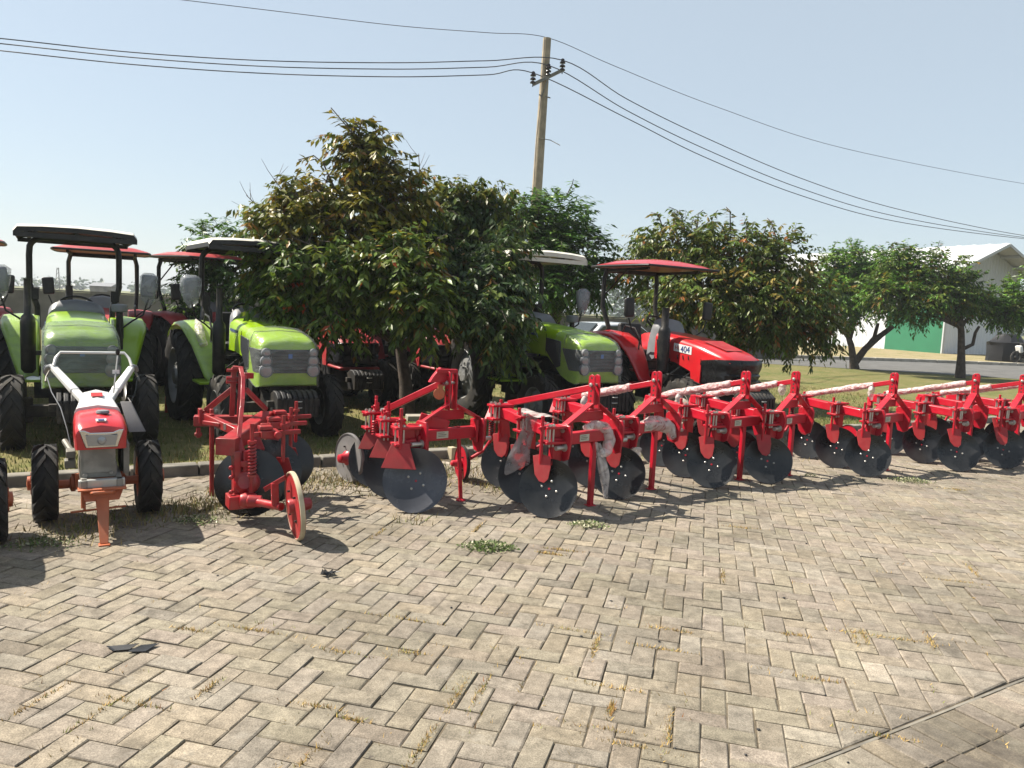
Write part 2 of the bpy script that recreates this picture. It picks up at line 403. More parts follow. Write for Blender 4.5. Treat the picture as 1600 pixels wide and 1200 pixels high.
# ---- pavers: one herringbone sheet of real blocks, the border triangles and the next bond beyond the border
def paver_mat():
    m = bpy.data.materials.new('concrete_paver'); m.use_nodes = True
    nt = m.node_tree; N = nt.nodes; Lk = nt.links; b = N["Principled BSDF"]
    b.inputs["Roughness"].default_value = 0.9; b.inputs["Specular IOR Level"].default_value = 0.25
    a = N.new("ShaderNodeAttribute"); a.attribute_name = 'tint'
    tc = N.new("ShaderNodeTexCoord")
    def noise(sc, det, rg=.6):
        n = N.new("ShaderNodeTexNoise"); n.inputs["Scale"].default_value = sc; n.inputs["Detail"].default_value = det
        n.inputs["Roughness"].default_value = rg
        Lk.new(tc.outputs["Object"], n.inputs["Vector"]); return n.outputs["Fac"]
    def mrange(s, a0, a1, b0, b1):
        n = N.new("ShaderNodeMapRange"); n.inputs[1].default_value = a0; n.inputs[2].default_value = a1
        n.inputs[3].default_value = b0; n.inputs[4].default_value = b1; Lk.new(s, n.inputs[0]); return n.outputs[0]
    def scale(c, s):
        n = N.new("ShaderNodeVectorMath"); n.operation = 'SCALE'; Lk.new(c, n.inputs[0]); Lk.new(s, n.inputs["Scale"]); return n.outputs[0]
    def mix(f, c0, col):
        n = N.new("ShaderNodeMix"); n.data_type = 'RGBA'; Lk.new(f, n.inputs[0]); Lk.new(c0, n.inputs[6]); n.inputs[7].default_value = (*col, 1); return n.outputs[2]
    c = scale(a.outputs["Color"], mrange(noise(0.8, 6), .38, .62, .80, 1.16))
    c = scale(c, mrange(noise(14, 8, .7), .36, .64, .72, 1.24))
    c = scale(c, mrange(noise(150, 4, .7), .36, .64, .66, 1.3))
    c = mix(mrange(noise(3.1, 9, .75), .54, .66, 0, .6), c, (0.060, 0.051, 0.040))       # grime
    c = mix(mrange(noise(5.3, 8, .75), .56, .68, 0, .5), c, (0.25, 0.23, 0.195))           # pale lime bloom
    c = mix(mrange(noise(24, 2), .70, .73, 0, .7), c, (0.06, 0.052, 0.045))              # spots
    dist = N.new("ShaderNodeVectorMath"); dist.operation = 'DISTANCE'; dist.inputs[1].default_value = tuple(G(1590, 1215)); Lk.new(tc.outputs["Object"], dist.inputs[0])
    sm = N.new("ShaderNodeMath"); sm.operation = 'MULTIPLY'; Lk.new(mrange(dist.outputs["Value"], .75, .15, 0, 1.3), sm.inputs[0]); Lk.new(noise(6, 6), sm.inputs[1])
    c = mix(sm.outputs[0], c, (0.035, 0.03, 0.026))                                       # oil stain in the corner
    Lk.new(c, b.inputs["Base Color"])
    bp = N.new("ShaderNodeBump"); bp.inputs["Strength"].default_value = 0.45; bp.inputs["Distance"].default_value = 0.006
    Lk.new(noise(170, 6), bp.inputs["Height"]); Lk.new(bp.outputs[0], b.inputs["Normal"])
    return m
M['paver'] = paver_mat()

def build_paving():
    w = 0.115; psi = AL - rad(45)
    u = Vector((math.cos(psi), math.sin(psi), 0)); v = Vector((-math.sin(psi), math.cos(psi), 0))
    polys = []
    BT = 1.85                                   # border line, distance t
    # lattice offset so that the saw-tooth edge falls exactly on the border
    org = W(2.47, BT)                           # a tooth point (i+2, j) lies on the border
    org = org - u * (2 * w)
    R = 330
    for d in range(-150, 2):                    # i - j = 2*k  (k <= 0 keeps the near edge saw-toothed)
        k = d
        if k > 0: continue
        for q in range(-150, 420):              # i + j = 2*q
            i, j = k + q, q - k
            if (2 * q) % 4 == 0: x0, x1, y0, y1 = i, i + 2, j, j + 1
            else: x0, x1, y0, y1 = i, i + 1, j, j + 2
            c = org + u * (w * (x0 + x1) / 2) + v * (w * (y0 + y1) / 2)
            s, t = ST(c)
            if t > 7.66 or s < -6 or s > 26 or c.y < 1.2: continue
            if abs(c.x) > 2.2 + c.y * 0.95: continue
            polys.append([org + u * (w * a) + v * (w * b) for a, b in ((x0, y0), (x1, y0), (x1, y1), (x0, y1))])
            if k == 0 and x1 - x0 == 2:         # border triangle beside each tooth
                polys.append([org + u * (w * a) + v * (w * b) for a, b in ((i + 2, j), (i + 4, j + 2), (i + 2, j + 2))])
    # beyond the border: stretcher rows square to it
    for r in range(0, 5):
        for q in range(-20, 70):
            s0 = q * w; t1 = BT - 0.022 - r * 2 * w
            c = W(s0 + w / 2, t1 - w)
            if c.y < 1.0 or abs(c.x) > 2.2 + c.y * 0.95: continue
            polys.append([W(s0, t1 - 2 * w), W(s0 + w, t1 - 2 * w), W(s0 + w, t1), W(s0, t1)])
    V, F4, C = [], [], []
    tri = []
    gap, ch, chz = 0.0030, 0.0045, 0.0035
    for P in polys:
        n = len(P); c = sum(P, Vector()) / n
        base = np.array((0.192, 0.166, 0.130)) * rnd.uniform(0.93, 1.06)
        if rnd.random() < 0.06: base = base * rnd.uniform(0.78, 0.9)
        if rnd.random() < 0.03: base = base * rnd.uniform(1.1, 1.35)
        base = base * np.array((1 + rnd.uniform(-.03, .03), 1, 1 + rnd.uniform(-.06, .05)))
        rot = rnd.gauss(0, 0.012); dz = rnd.gauss(0, 0.0018); tx, ty = rnd.gauss(0, 0.011), rnd.gauss(0, 0.011)
        jx, jy = rnd.gauss(0, 0.0012), rnd.gauss(0, 0.0012)
        def inset(d):
            out = []
            for a in range(n):
                p0, p1, p2 = P[a - 1], P[a], P[(a + 1) % n]
                e0 = (p1 - p0).normalized(); e1 = (p2 - p1).normalized()
                n0 = Vector((-e0.y, e0.x, 0)); n1 = Vector((-e1.y, e1.x, 0))
                bis = (n0 + n1).normalized(); out.append(p1 + bis * (d / max(0.3, bis.dot(n0))))
            return out
        def put(p, z):
            r = p - c; x = r.x - rot * r.y + jx; y = r.y + rot * r.x + jy
            return (c.x + x, c.y + y, z + dz + tx * x + ty * y)
        cj = [Vector((rnd.gauss(0, .0013), rnd.gauss(0, .0013), 0)) for _ in range(n)]; o = len(V); wear = ch * rnd.uniform(0.6, 2.0)
        for lp, z in ((inset(gap + wear), 0.0), (inset(gap), -chz * rnd.uniform(.8, 1.5)), (inset(gap), -0.045)):
            for k_, p in enumerate(lp): V.append(put(p + cj[k_], z)); C.append(base)
        if n == 4: F4.append((o, o + 1, o + 2, o + 3))
        else: F4.append((o, o + 1, o + 2, o + 2)); tri.append(len(F4) - 1)
        for rr in (0, 1):
            for a in range(n):
                b2 = (a + 1) % n; F4.append((o + rr * n + a, o + (rr + 1) * n + a, o + (rr + 1) * n + b2, o + rr * n + b2))
    me = bpy.data.meshes.new('paving')
    me.from_pydata(V, [], [f if f[2] != f[3] else f[:3] for f in F4])
    ca = me.color_attributes.new("tint", 'FLOAT_COLOR', 'POINT')
    ca.data.foreach_set("color", np.c_[np.array(C), np.ones(len(C))].astype(np.float32).ravel())
    me.materials.append(M['paver']); me.update()
    o = bpy.data.objects.new('paving', me); COL.objects.link(o); tag(o, kind='structure')
build_paving()
bb = MB(); bb.bar(W(-6, 1.838, -0.019), W(30, 1.838, -0.019), 0.013, 0.03); tag(bb.build('border_strip', 'concrete', smooth=0), kind='structure')

# ---- kerb of separate stones
kb = MB(); s = -12.0
while s < 48:
    L = 0.6
    a = W(s + 0.006, 7.84 + rnd.gauss(0, .006), 0.01 + rnd.gauss(0, .004)); b = W(s + L - 0.006, 7.84 + rnd.gauss(0, .006), 0.01 + rnd.gauss(0, .004))
    kb.bar(a, b, 0.16, 0.16); s += L
tag(kb.build('kerb', 'concrete', bevel=0.015, smooth=40), kind='structure')

# ---- the road on the far side of the lawn, its kerbs and the verge before the warehouse
RF = [G(1000, 554), G(1180, 559), G(1300, 563), G(1430, 567), G(1560, 572), G(1700, 577)]
RN = [G(1000, 562), G(1180, 569), G(1300, 576), G(1430, 584), G(1560, 592), G(1700, 602)]
rb_ = MB(); rb_.grid([[Vector((p.x, p.y, .045)) for p in RN], [Vector((p.x, p.y, .045)) for p in RF]]); tag(rb_.build('road', 'asphalt', smooth=0), kind='structure')
vb_ = MB(); vb_.grid([[Vector((p.x, p.y + .25, .17)) for p in RF], [Vector((p.x + 4, p.y + 16, .17)) for p in RF]]); tag(vb_.build('far_verge', 'verge', smooth=0), kind='structure')
k2 = MB()
for p, q in zip(RF, RF[1:]):
    n_ = max(1, int((q - p).length / 1.0))
    for i in range(n_): k2.bar(p.lerp(q, (i + .01) / n_) + Vector((0, .12, .08)), p.lerp(q, (i + .99) / n_) + Vector((0, .12, .08)), 0.24, 0.22)
tag(k2.build('far_kerb', 'kerb_pale', bevel=0.02), kind='structure')

# ---- grass: dry lawn blades behind the kerb, tufts along the kerb, dry wisps in the paving joints
def blades(name, pts, h, wd, cols, lean=0.5, kind='stuff', label=None, cat=None, parent=None):
    n = len(pts); a = npr.uniform(0, 2 * np.pi, n); l = npr.uniform(0.1, 1, n) * lean
    H = h * npr.uniform(0.5, 1.2, n)
    side = np.c_[np.cos(a), np.sin(a), np.zeros(n)] * (wd * npr.uniform(.6, 1.3, n))[:, None]
    b = npr.uniform(0, 2 * np.pi, n)
    tip = pts + np.c_[np.cos(b) * l * H, np.sin(b) * l * H, H * np.sqrt(np.maximum(0.05, 1 - (l * .8) ** 2))]
    v = np.stack([pts - side, pts + side, tip], 1).reshape(-1, 3)
    f = np.arange(3 * n).reshape(-1, 3)
    c = np.repeat(cols, 3, 0)
    o = np_mesh(name, v, f, 'grass', parent, c)
    if kind: tag(o, label, cat, kind=kind)
    return o
def st_arr(s, t, z): return np.c_[s * CA - t * SA, s * SA + t * CA, z]
def grasscol(n, g=0.35):
    k = npr.random(n)[:, None]; dry = np.array((0.34, 0.27, 0.11)); gr = np.array((0.13, 0.17, 0.035)); br = np.array((0.22, 0.15, 0.07)); dry, gr, br = dry * .72, gr * .72, br * .72
    c = np.where(k < g, gr, np.where(k < 0.88, dry, br))
    return c * npr.uniform(.7, 1.25, (n, 1))
n = 52000
s_ = npr.uniform(-3, 17, n); t_ = 7.95 + 8.5 * npr.random(n) ** 1.7
clump = np.sin(s_ * 2.1 + np.sin(t_ * 1.7) * 2) + np.sin(t_ * 3.3 + s_)
blades('grass', st_arr(s_, t_, np.full(n, .03)), 0.065, 0.006, np.where((clump > .2)[:, None], grasscol(n, .75), grasscol(n, .32)), 0.8, 'stuff')  # greener blade mix also stands in for shade under the tractors
# straggling dry grass between the last pavers and the kerb
pts = []
for sc, tc, r, m in ((-.9, 6.9, .35, 350), (.35, 6.35, .30, 500), (.9, 6.5, .25, 500), (1.25, 6.5, .35, 900), (1.55, 6.9, .3, 500), (.05, 6.0, .25, 250), (2.1, 7.1, .4, 900),
                    (2.7, 6.9, .45, 1100), (3.4, 7.2, .4, 900), (3.9, 6.6, .35, 600), (3.75, 6.2, .2, 250), (4.7, 7.2, .4, 700), (5.4, 7.3, .5, 700), (6.4, 7.3, .5, 700), (7.8, 7.2, .6, 700), (9.2, 7.2, .6, 700), (10.5, 7.2, .6, 600), (2.45, 5.55, .12, 80), (3.2, 6.9, .3, 400)):
    m = int(m * .75); q = npr.normal(0, r * .55, (m, 2)); pts.append(np.c_[sc + q[:, 0] * 1.4, tc + q[:, 1]])
pts = np.concatenate(pts); pts = pts[pts[:, 1] < 7.74]
blades('kerbside_grass', st_arr(pts[:, 0], pts[:, 1], np.full(len(pts), -.005)), 0.075, 0.005, grasscol(len(pts), .28), 0.95, 'stuff')
# dry wisps
pts, cols = [], []
wis = [(635, 968), (400, 985), (300, 985), (715, 1085), (660, 1165), (752, 1078), (552, 1125), (540, 1020), (1045, 1140), (945, 1140), (955, 1110), (960, 1075), (1340, 990), (1350, 995), (1410, 1000), (1455, 1005),
       (1270, 1060), (1130, 900), (1520, 893), (1500, 910), (880, 860), (860, 865), (1050, 985), (1040, 1015), (640, 1020), (890, 985), (60, 1095), (150, 1115), (980, 1165), (1160, 825), (325, 1075), (205, 1098), (590, 835), (745, 826), (1335, 998), (1490, 765), (470, 1195), (500, 1105), (1240, 992), (930, 1010), (1380, 1150)]
for i in range(70): wis.append((rnd.uniform(0, 1600), rnd.uniform(850, 1195)))
psi = AL - rad(45)
for i, (x, y) in enumerate(wis):
    g = G(x, y); big = i < 41; m = rnd.randint(70, 150) if big else rnd.randint(4, 10)
    ang = psi + rnd.choice((0, math.pi / 2)); ln = rnd.uniform(.04, .10)
    for _ in range(m):
        d = rnd.gauss(0, ln); e = rnd.gauss(0, .008)
        pts.append((g.x + math.cos(ang) * d - math.sin(ang) * e, g.y + math.sin(ang) * d + math.cos(ang) * e, -.004))
        k = rnd.random(); cols.append(np.array((.42, .28, .09) if k < .75 else ((.20, .22, .05) if k < .92 else (.3, .14, .06))) * rnd.uniform(.7, 1.2))
blades('joint_grass', np.array(pts), 0.026, 0.0026, np.array(cols), 1.1, 'stuff')

# ---- weed patches (small leafy clumps) on the paving
def weed(px, py, rx, ry, n, label, green, h=.03, lf=.011):
    g = G(px, py); n = int(n)
    q = npr.normal(0, .45, (n, 2)); q = q[np.hypot(q[:, 0], q[:, 1]) < 1.1]; n = len(q)
    P = np.c_[q[:, 0] * rx, q[:, 1] * ry, h * npr.random(n) * (1.1 - np.hypot(q[:, 0], q[:, 1])) + .006]
    D = npr.normal(0, 1, (n, 3)); D[:, 2] = np.abs(D[:, 2]) * .5 + .15
    col = np.where((npr.random(n) < green)[:, None], np.array((.09, .14, .035)), np.array((.38, .37, .24))) * npr.uniform(.7, 1.3, (n, 1))
    o = leaf_mesh('weed_clump', P, D, np.full(n, lf * 2.4) * npr.uniform(.6, 1.3, n), .5, col)
    o.location = g; tag(o, label, 'weed', 'weeds sprouting from the paving'); return o
def leaf_mesh(name, P, D, L, ratio, col, parent=None, fold=0.25, up=None, m='leaf'):
    """P base points, D directions, L lengths: folded leaf of two quads each"""
    n = len(P); D = D / np.maximum(1e-6, np.linalg.norm(D, axis=1))[:, None]
    U = npr.normal(0, .45, (n, 3)); U[:, 2] += 1.0
    S = np.cross(D, U); S /= np.maximum(1e-6, np.linalg.norm(S, axis=1))[:, None]
    Nn = np.cross(S, D)
    Lc = L[:, None]; wd = Lc * ratio * .5
    mid = P + D * Lc * .45
    tip = P + D * Lc - Nn * Lc * .10
    l = mid - S * wd; r = mid + S * wd; m0 = mid - Nn * wd * fold
    v = np.stack([P, r, tip, l, m0], 1).reshape(-1, 3)
    b = np.arange(n)[:, None] * 5
    f = np.concatenate([b + np.array([[0, 1, 2, 4]]), b + np.array([[0, 4, 2, 3]])], 0)
    return np_mesh(name, v, f, m, parent, np.repeat(col, 5, 0))
weed(763, 856, .20, .13, 900, 'low green weed patch with white flecks alone on the open pavers', .62)
weed(920, 822, .17, .10, 420, 'pale weed clump in front of the leftmost plough with curved scrapers', .35)
weed(1422, 752, .26, .16, 520, 'straggly yellowish weed clump in front of the far right ploughs', .35)
weed(305, 815, .22, .16, 300, 'grey green weed clump in the shade right of the walking tractor', .5)
weed(65, 853, .25, .16, 260, 'weed clump in the shadow between the walking tractor wheels and camera', .6)
weed(1268, 745, .10, .06, 60, 'tiny weed sprig on the pavers beside the small far disc', .6)
# ================================================================== TRACTORS
def tyre(name, R, wd, rimr, lugs, parent, loc, lugh=0.03, side=1, rim='rim', steer=0.0):
    """wheel (rim and hub) > tyre; axis along local x; side=+1 shows its outer face to +x"""
    rm = MB()
    ow = wd * 0.42
    rm.lathe([(rimr * 1.02, -ow), (rimr, -ow * .9), (rimr * .93, -ow * .6), (rimr * .9, 0), (rimr * .93, ow * .6), (rimr, ow * .9), (rimr * 1.02, ow)], 32, (0, 0, 0), (1, 0, 0), caps=False)
    d = side * ow * 0.15
    rm.lathe([(rimr * .92, d), (rimr * .75, d + side * .015), (rimr * .5, d + side * .05), (rimr * .32, d + side * .06), (rimr * .30, d + side * .10), (0, d + side * .105)], 28, (0, 0, 0), (side, 0, 0) if False else (1, 0, 0), caps=False)
    for k in range(8):
        a = 2 * math.pi * k / 8
        p = Vector((d + side * .05, rimr * .42 * math.cos(a), rimr * .42 * math.sin(a)))
        rm.cyl(p, p + Vector((side * .03, 0, 0)), .014, 6)
    w = rm.build(name, rim, parent, smooth=40, solid=0.008)
    w.location = loc; w.rotation_euler = (0, 0, steer)
    t = MB()
    h = wd / 2; b = R - lugh
    prof = [(rimr, -h * .80), (rimr * 1.05 + (b - rimr) * .15, -h * .95), (rimr + (b - rimr) * .55, -h), (rimr + (b - rimr) * .88, -h * .93), (b, -h * .72), (b + .006, 0),
            (b, h * .72), (rimr + (b - rimr) * .88, h * .93), (rimr + (b - rimr) * .55, h), (rimr * 1.05 + (b - rimr) * .15, h * .95), (rimr, h * .80)]
    t.lathe(prof, 48, (0, 0, 0), (1, 0, 0), caps=False)
    for k in range(lugs):
        for sg in (1, -1):
            a0 = 2 * math.pi * (k + (0 if sg > 0 else .5)) / lugs
            loops = []
            for (f, rr, da) in ((-.06, R, 0.0), (.45, R, .5), (.86, R * .995, .9), (1.0, rimr + (b - rimr) * .80, 1.05)):
                x = sg * h * f; a = a0 + da * 2 * math.pi / lugs * 1.15
                ta = .17 * 2 * math.pi / lugs * (1.0 if f < 1 else .8)
                lo = rr - lugh * 1.3
                loops.append([Vector((x, q * math.cos(aa), q * math.sin(aa))) for q, aa in ((lo, a - ta * 1.25), (rr, a - ta), (rr, a + ta), (lo, a + ta * 1.25))])
            t.loft(loops)
    t.build('tyre', 'rubber', w, smooth=30)
    return w

def hood_loop(y, wt, wb, zt, zb, n=7, r=.11):
    """cross-section of a hood: flat bottom, rounded shoulders"""
    L = []
    r = min(r, wt * .6)
    L.append(Vector((-wb, y, zb)))
    L.append(Vector((-(wb * .45 + wt * .55), y, zb + (zt - zb) * .55)))
    for i in range(n):
        a = math.pi - (math.pi / 2) * i / (n - 1)
        L.append(Vector((-wt + r + r * math.cos(a), y, zt - r + r * math.sin(a) - .0)))
    L.append(Vector((0, y, zt + .018)))
    for i in range(n):
        a = math.pi / 2 - (math.pi / 2) * i / (n - 1)
        L.append(Vector((wt - r + r * math.cos(a), y, zt - r + r * math.sin(a))))
    L.append(Vector(((wb * .45 + wt * .55), y, zb + (zt - zb) * .55)))
    L.append(Vector((wb, y, zb)))
    return L

def tractor_common(t, paint, rim, ropsm='black', fender_film=False):
    """chassis, axles, wheels, seat, steering wheel, fenders: shared by both kinds"""
    b = MB()
    b.box((0, 1.35, .62), (.36, 2.4, .34)); b.box((0, 2.2, .72), (.46, .8, .46)); b.box((0, .15, .56), (.42, .5, .16))
    b.box((0, .8, .80), (.42, 1.2, .3)); b.box((0, 1.05, .62), (.60, .80, .34))  # wide last box added to black out the lit gap under the hood
    b.cyl((-.72, 2.25, .62), (.72, 2.25, .62), .09, 12)
    b.box((.33, 1.35, .58), (.26, .6, .26)); b.box((-.34, 1.5, .52), (.22, .4, .22))
    for x in (-.25, .25):
        b.tube([(x, .9, .75), (x * 1.15, .95, .66), (x * 1.2, 1.2, .6)], .035, 8); b.box((x, .62, .66), (.07, .3, .22))
    b.tube([(.2, .5, .8), (.3, .7, .88), (.32, 1.0, .86)], .02, 8)
    b.build('chassis', 'chassis', t, bevel=.012)
    for k_ in range(6):
        sx = -1 if k_ % 2 else 1; y0 = .5 + .16 * k_; h_ = MB(); h_.tube([(sx * .24, y0, .92), (sx * .36, y0 + .08, .80), (sx * .37, y0 + .2, .66), (sx * .28, y0 + .35, .60)], .012, 6); h_.build('hose', 'black' if k_ % 3 else 'steel', t)
    a = MB(); a.box((0, .48, .42), (1.02, .13, .12)); a.lathe([(.10, -.12), (.13, -.06), (.13, .06), (.10, .12)], 14, (0, .48, .42), (0, 1, 0))
    for x in (-.5, .5): a.cyl((x, .48, .30), (x, .48, .56), .06, 12)
    a.build('front_axle', 'chassis', t, bevel=.01)
    for sg in (-1, 1):
        tyre('front_wheel', .40, .22, .22, 15, t, (sg * .62, .48, .40), .025, sg, rim, steer=rnd.uniform(-.02, .02))
        tyre('rear_wheel', .62, .31, .36, 17, t, (sg * .71, 2.25, .62), .035, sg, rim)
    prof = [(1.36, .66), (1.44, .73), (1.52, .93), (1.63, 1.12), (1.78, 1.25), (1.98, 1.33), (2.25, 1.35), (2.55, 1.32), (2.78, 1.23), (2.92, 1.08)]
    for sg in (-1, 1):
        f = MB()
        xs = (.40, .43, .55, .69, .77, .80)
        rows = []
        for i, (y, z) in enumerate(prof):
            sh = 1 - .62 * max(0, 1 - i / 4.5) ** 1.2
            rows.append([Vector((sg * (.40 + (x - .40) * sh), y, z - (0, 0, -.012, 0, .012, .055)[k])) for k, x in enumerate(xs)])
        f.grid(rows)
        inner = [[Vector((sg * .40, y, z)), Vector((sg * .40, y, max(.60, min(z, .85))))] for y, z in prof]
        f.grid(inner)
        o = f.build('fender', paint, t, smooth=50, solid=.012)
        if fender_film and sg < 0:
            ff = MB(); ff.grid([[p + Vector((sg * .010 + rnd.gauss(0, .004), -.014 + rnd.gauss(0, .004), .014 + rnd.gauss(0, .004))) for p in r] for r in rows[:7]])
            ff.build('plastic_film', 'film_haze', o, smooth=60)
        g = MB(); g.tube([(sg * .50, 1.62, 1.10), (sg * .50, 1.60, 1.28), (sg * .50, 1.72, 1.42), (sg * .50, 1.95, 1.45), (sg * .50, 2.02, 1.34)], .013, 8)
        g.build('grab_handle', 'black', t)
    p = MB()
    for sg in (-1, 1): p.box((sg * .55, 1.44, .62), (.34, .46, .03))
    p.box((0, 1.75, .78), (.78, .5, .03))
    p.build('platform', paint, t, bevel=.006)
    s = MB(); s.box((0, 2.22, 1.02), (.46, .44, .12)); s.build('seat', 'dark_plastic', t, bevel=.04, seg=3)
    s = MB(); s.box((0, 2.44, 1.27), (.44, .10, .42), Matrix.Rotation(rad(-10), 3, 'X')); s.build('backrest', 'dark_plastic', t, bevel=.04, seg=3)
    q = Matrix.Rotation(rad(35), 3, 'X')
    w = MB(); ring = [q @ Vector((.19 * math.cos(2 * math.pi * k / 24), .19 * math.sin(2 * math.pi * k / 24), 0)) + Vector((0, 1.78, 1.50)) for k in range(25)]
    w.tube(ring, .014, 8, caps=False)
    for k in (1, 9, 17): w.cyl(Vector((0, 1.78, 1.47)), ring[k], .011, 6)
    w.cyl((0, 1.72, 1.28), (0, 1.78, 1.49), .025, 8)
    w.build('steering_wheel', 'black', t)
    lv = MB()
    for x, y in ((.33, 1.9), (.38, 2.0), (-.36, 1.95)): lv.cyl((x, y, .85), (x + .02, y - .06, 1.18), .008, 6); lv.lathe([(.008, 0), (.02, .02), (0, .05)], 8, (x + .02, y - .06, 1.17))
    lv.build('lever', 'black', t)

def weights(t, y=-.20, n=8, z=.56):
    b = MB()
    for k in range(n):
        x = -.21 + .42 * k / (n - 1)
        b.prism([(x - .021, y - .14, z - .16), (x - .021, y + .12, z - .18), (x - .021, y + .16, z + .07), (x - .021, y + .05, z + .13), (x - .021, y - .06, z + .12), (x - .021, y - .14, z + .06)], (.044, 0, 0))
    o = b.build('front_weights', 'chassis', t, bevel=.008)
    c = MB(); c.box((0, y + .0, z - .06), (.43, .255, .20)); c.box((0, y + .02, z - .02), (.60, .07, .07)); c.box((0, y + .22, z - .02), (.3, .3, .1)); c.build('weight_bracket', 'chassis', t, bevel=.006)
    h = MB()
    for dz in (.02, -.05): h.tube([(-.04, y - .145, z + dz), (-.03, y - .165, z + dz), (.03, y - .165, z + dz), (.04, y - .145, z + dz)], .006, 6)
    h.build('handle', 'zinc', o)

def rops(t, x=.50, y=2.20, ztop=2.36, back=0.0):
    r = MB()
    for sg in (-1, 1):
        pts = [(sg * (x - .08), y, 1.20), (sg * (x - .08), y, 1.46), (sg * (x - .03), y, 1.62), (sg * x, y, 1.74), (sg * x, y, 2.10)]
        for k in range(1, 6):
            a = rad(90 * k / 5); pts.append((sg * (x - .16 + .16 * math.cos(a)), y + back, ztop - .20 + .16 * math.sin(a)))
        r.tube(pts, .036, 10)
        r.box((sg * (x - .05), y, 1.62), (.10, .11, .14))
    r.cyl((-x + .15, y + back, ztop - .04), (x - .15, y + back, ztop - .04), .036, 10)
    for sg in (-1, 1): r.bar((sg * .42, y - .7, ztop - .01), (sg * .42, y + .3, ztop - .01), .04, .04)
    return r.build('rollover_frame', 'black', t, smooth=50)

def mirror(t, sg, m='grey_plastic', film=True, z=1.78, y=1.45):
    a = MB(); a.tube([(sg * .44, y + .1, 1.20), (sg * .60, y + .03, 1.34), (sg * .72, y, 1.42), (sg * .78, y, z - .15)], .011, 8)
    o = a.build('mirror_arm', 'black', t)
    b = MB(); b.box((sg * .78, y, z), (.17, .07, .28), Matrix.Rotation(rad(4 * sg), 3, 'Y')); h = b.build('mirror', m, o, bevel=.03, seg=3)
    if film:
        f = MB(); lo = []
        for k, (z0, a0) in enumerate(((-.24, .02), (-.17, .085), (-.02, .12), (.12, .115), (.165, .06))):
            lo.append([Vector((sg * .78 + a0 * math.cos(i * math.pi / 5) * rnd.uniform(.85, 1.12), y + a0 * .6 * math.sin(i * math.pi / 5) * rnd.uniform(.85, 1.2), z + z0)) for i in range(10)])
        f.loft(lo); f.build('plastic_bag', 'film', h, smooth=60)

def lamp(parent, c, r, nrm=(0, -1, 0)):
    b = MB(); c = Vector(c); n = Vector(nrm)
    b.lathe([(r * 1.1, -.03), (r * 1.12, .01), (r, .016), (r * .95, .006)], 20, c, n, caps=False)
    o = b.build('headlight', 'grey_plastic', parent, smooth=40)
    l = MB(); l.lathe([(r * .97, .004), (r * .8, .006), (r * .4, .007), (0, .007)], 20, c, n, caps=False); l.build('lens', 'lens', o, smooth=60)

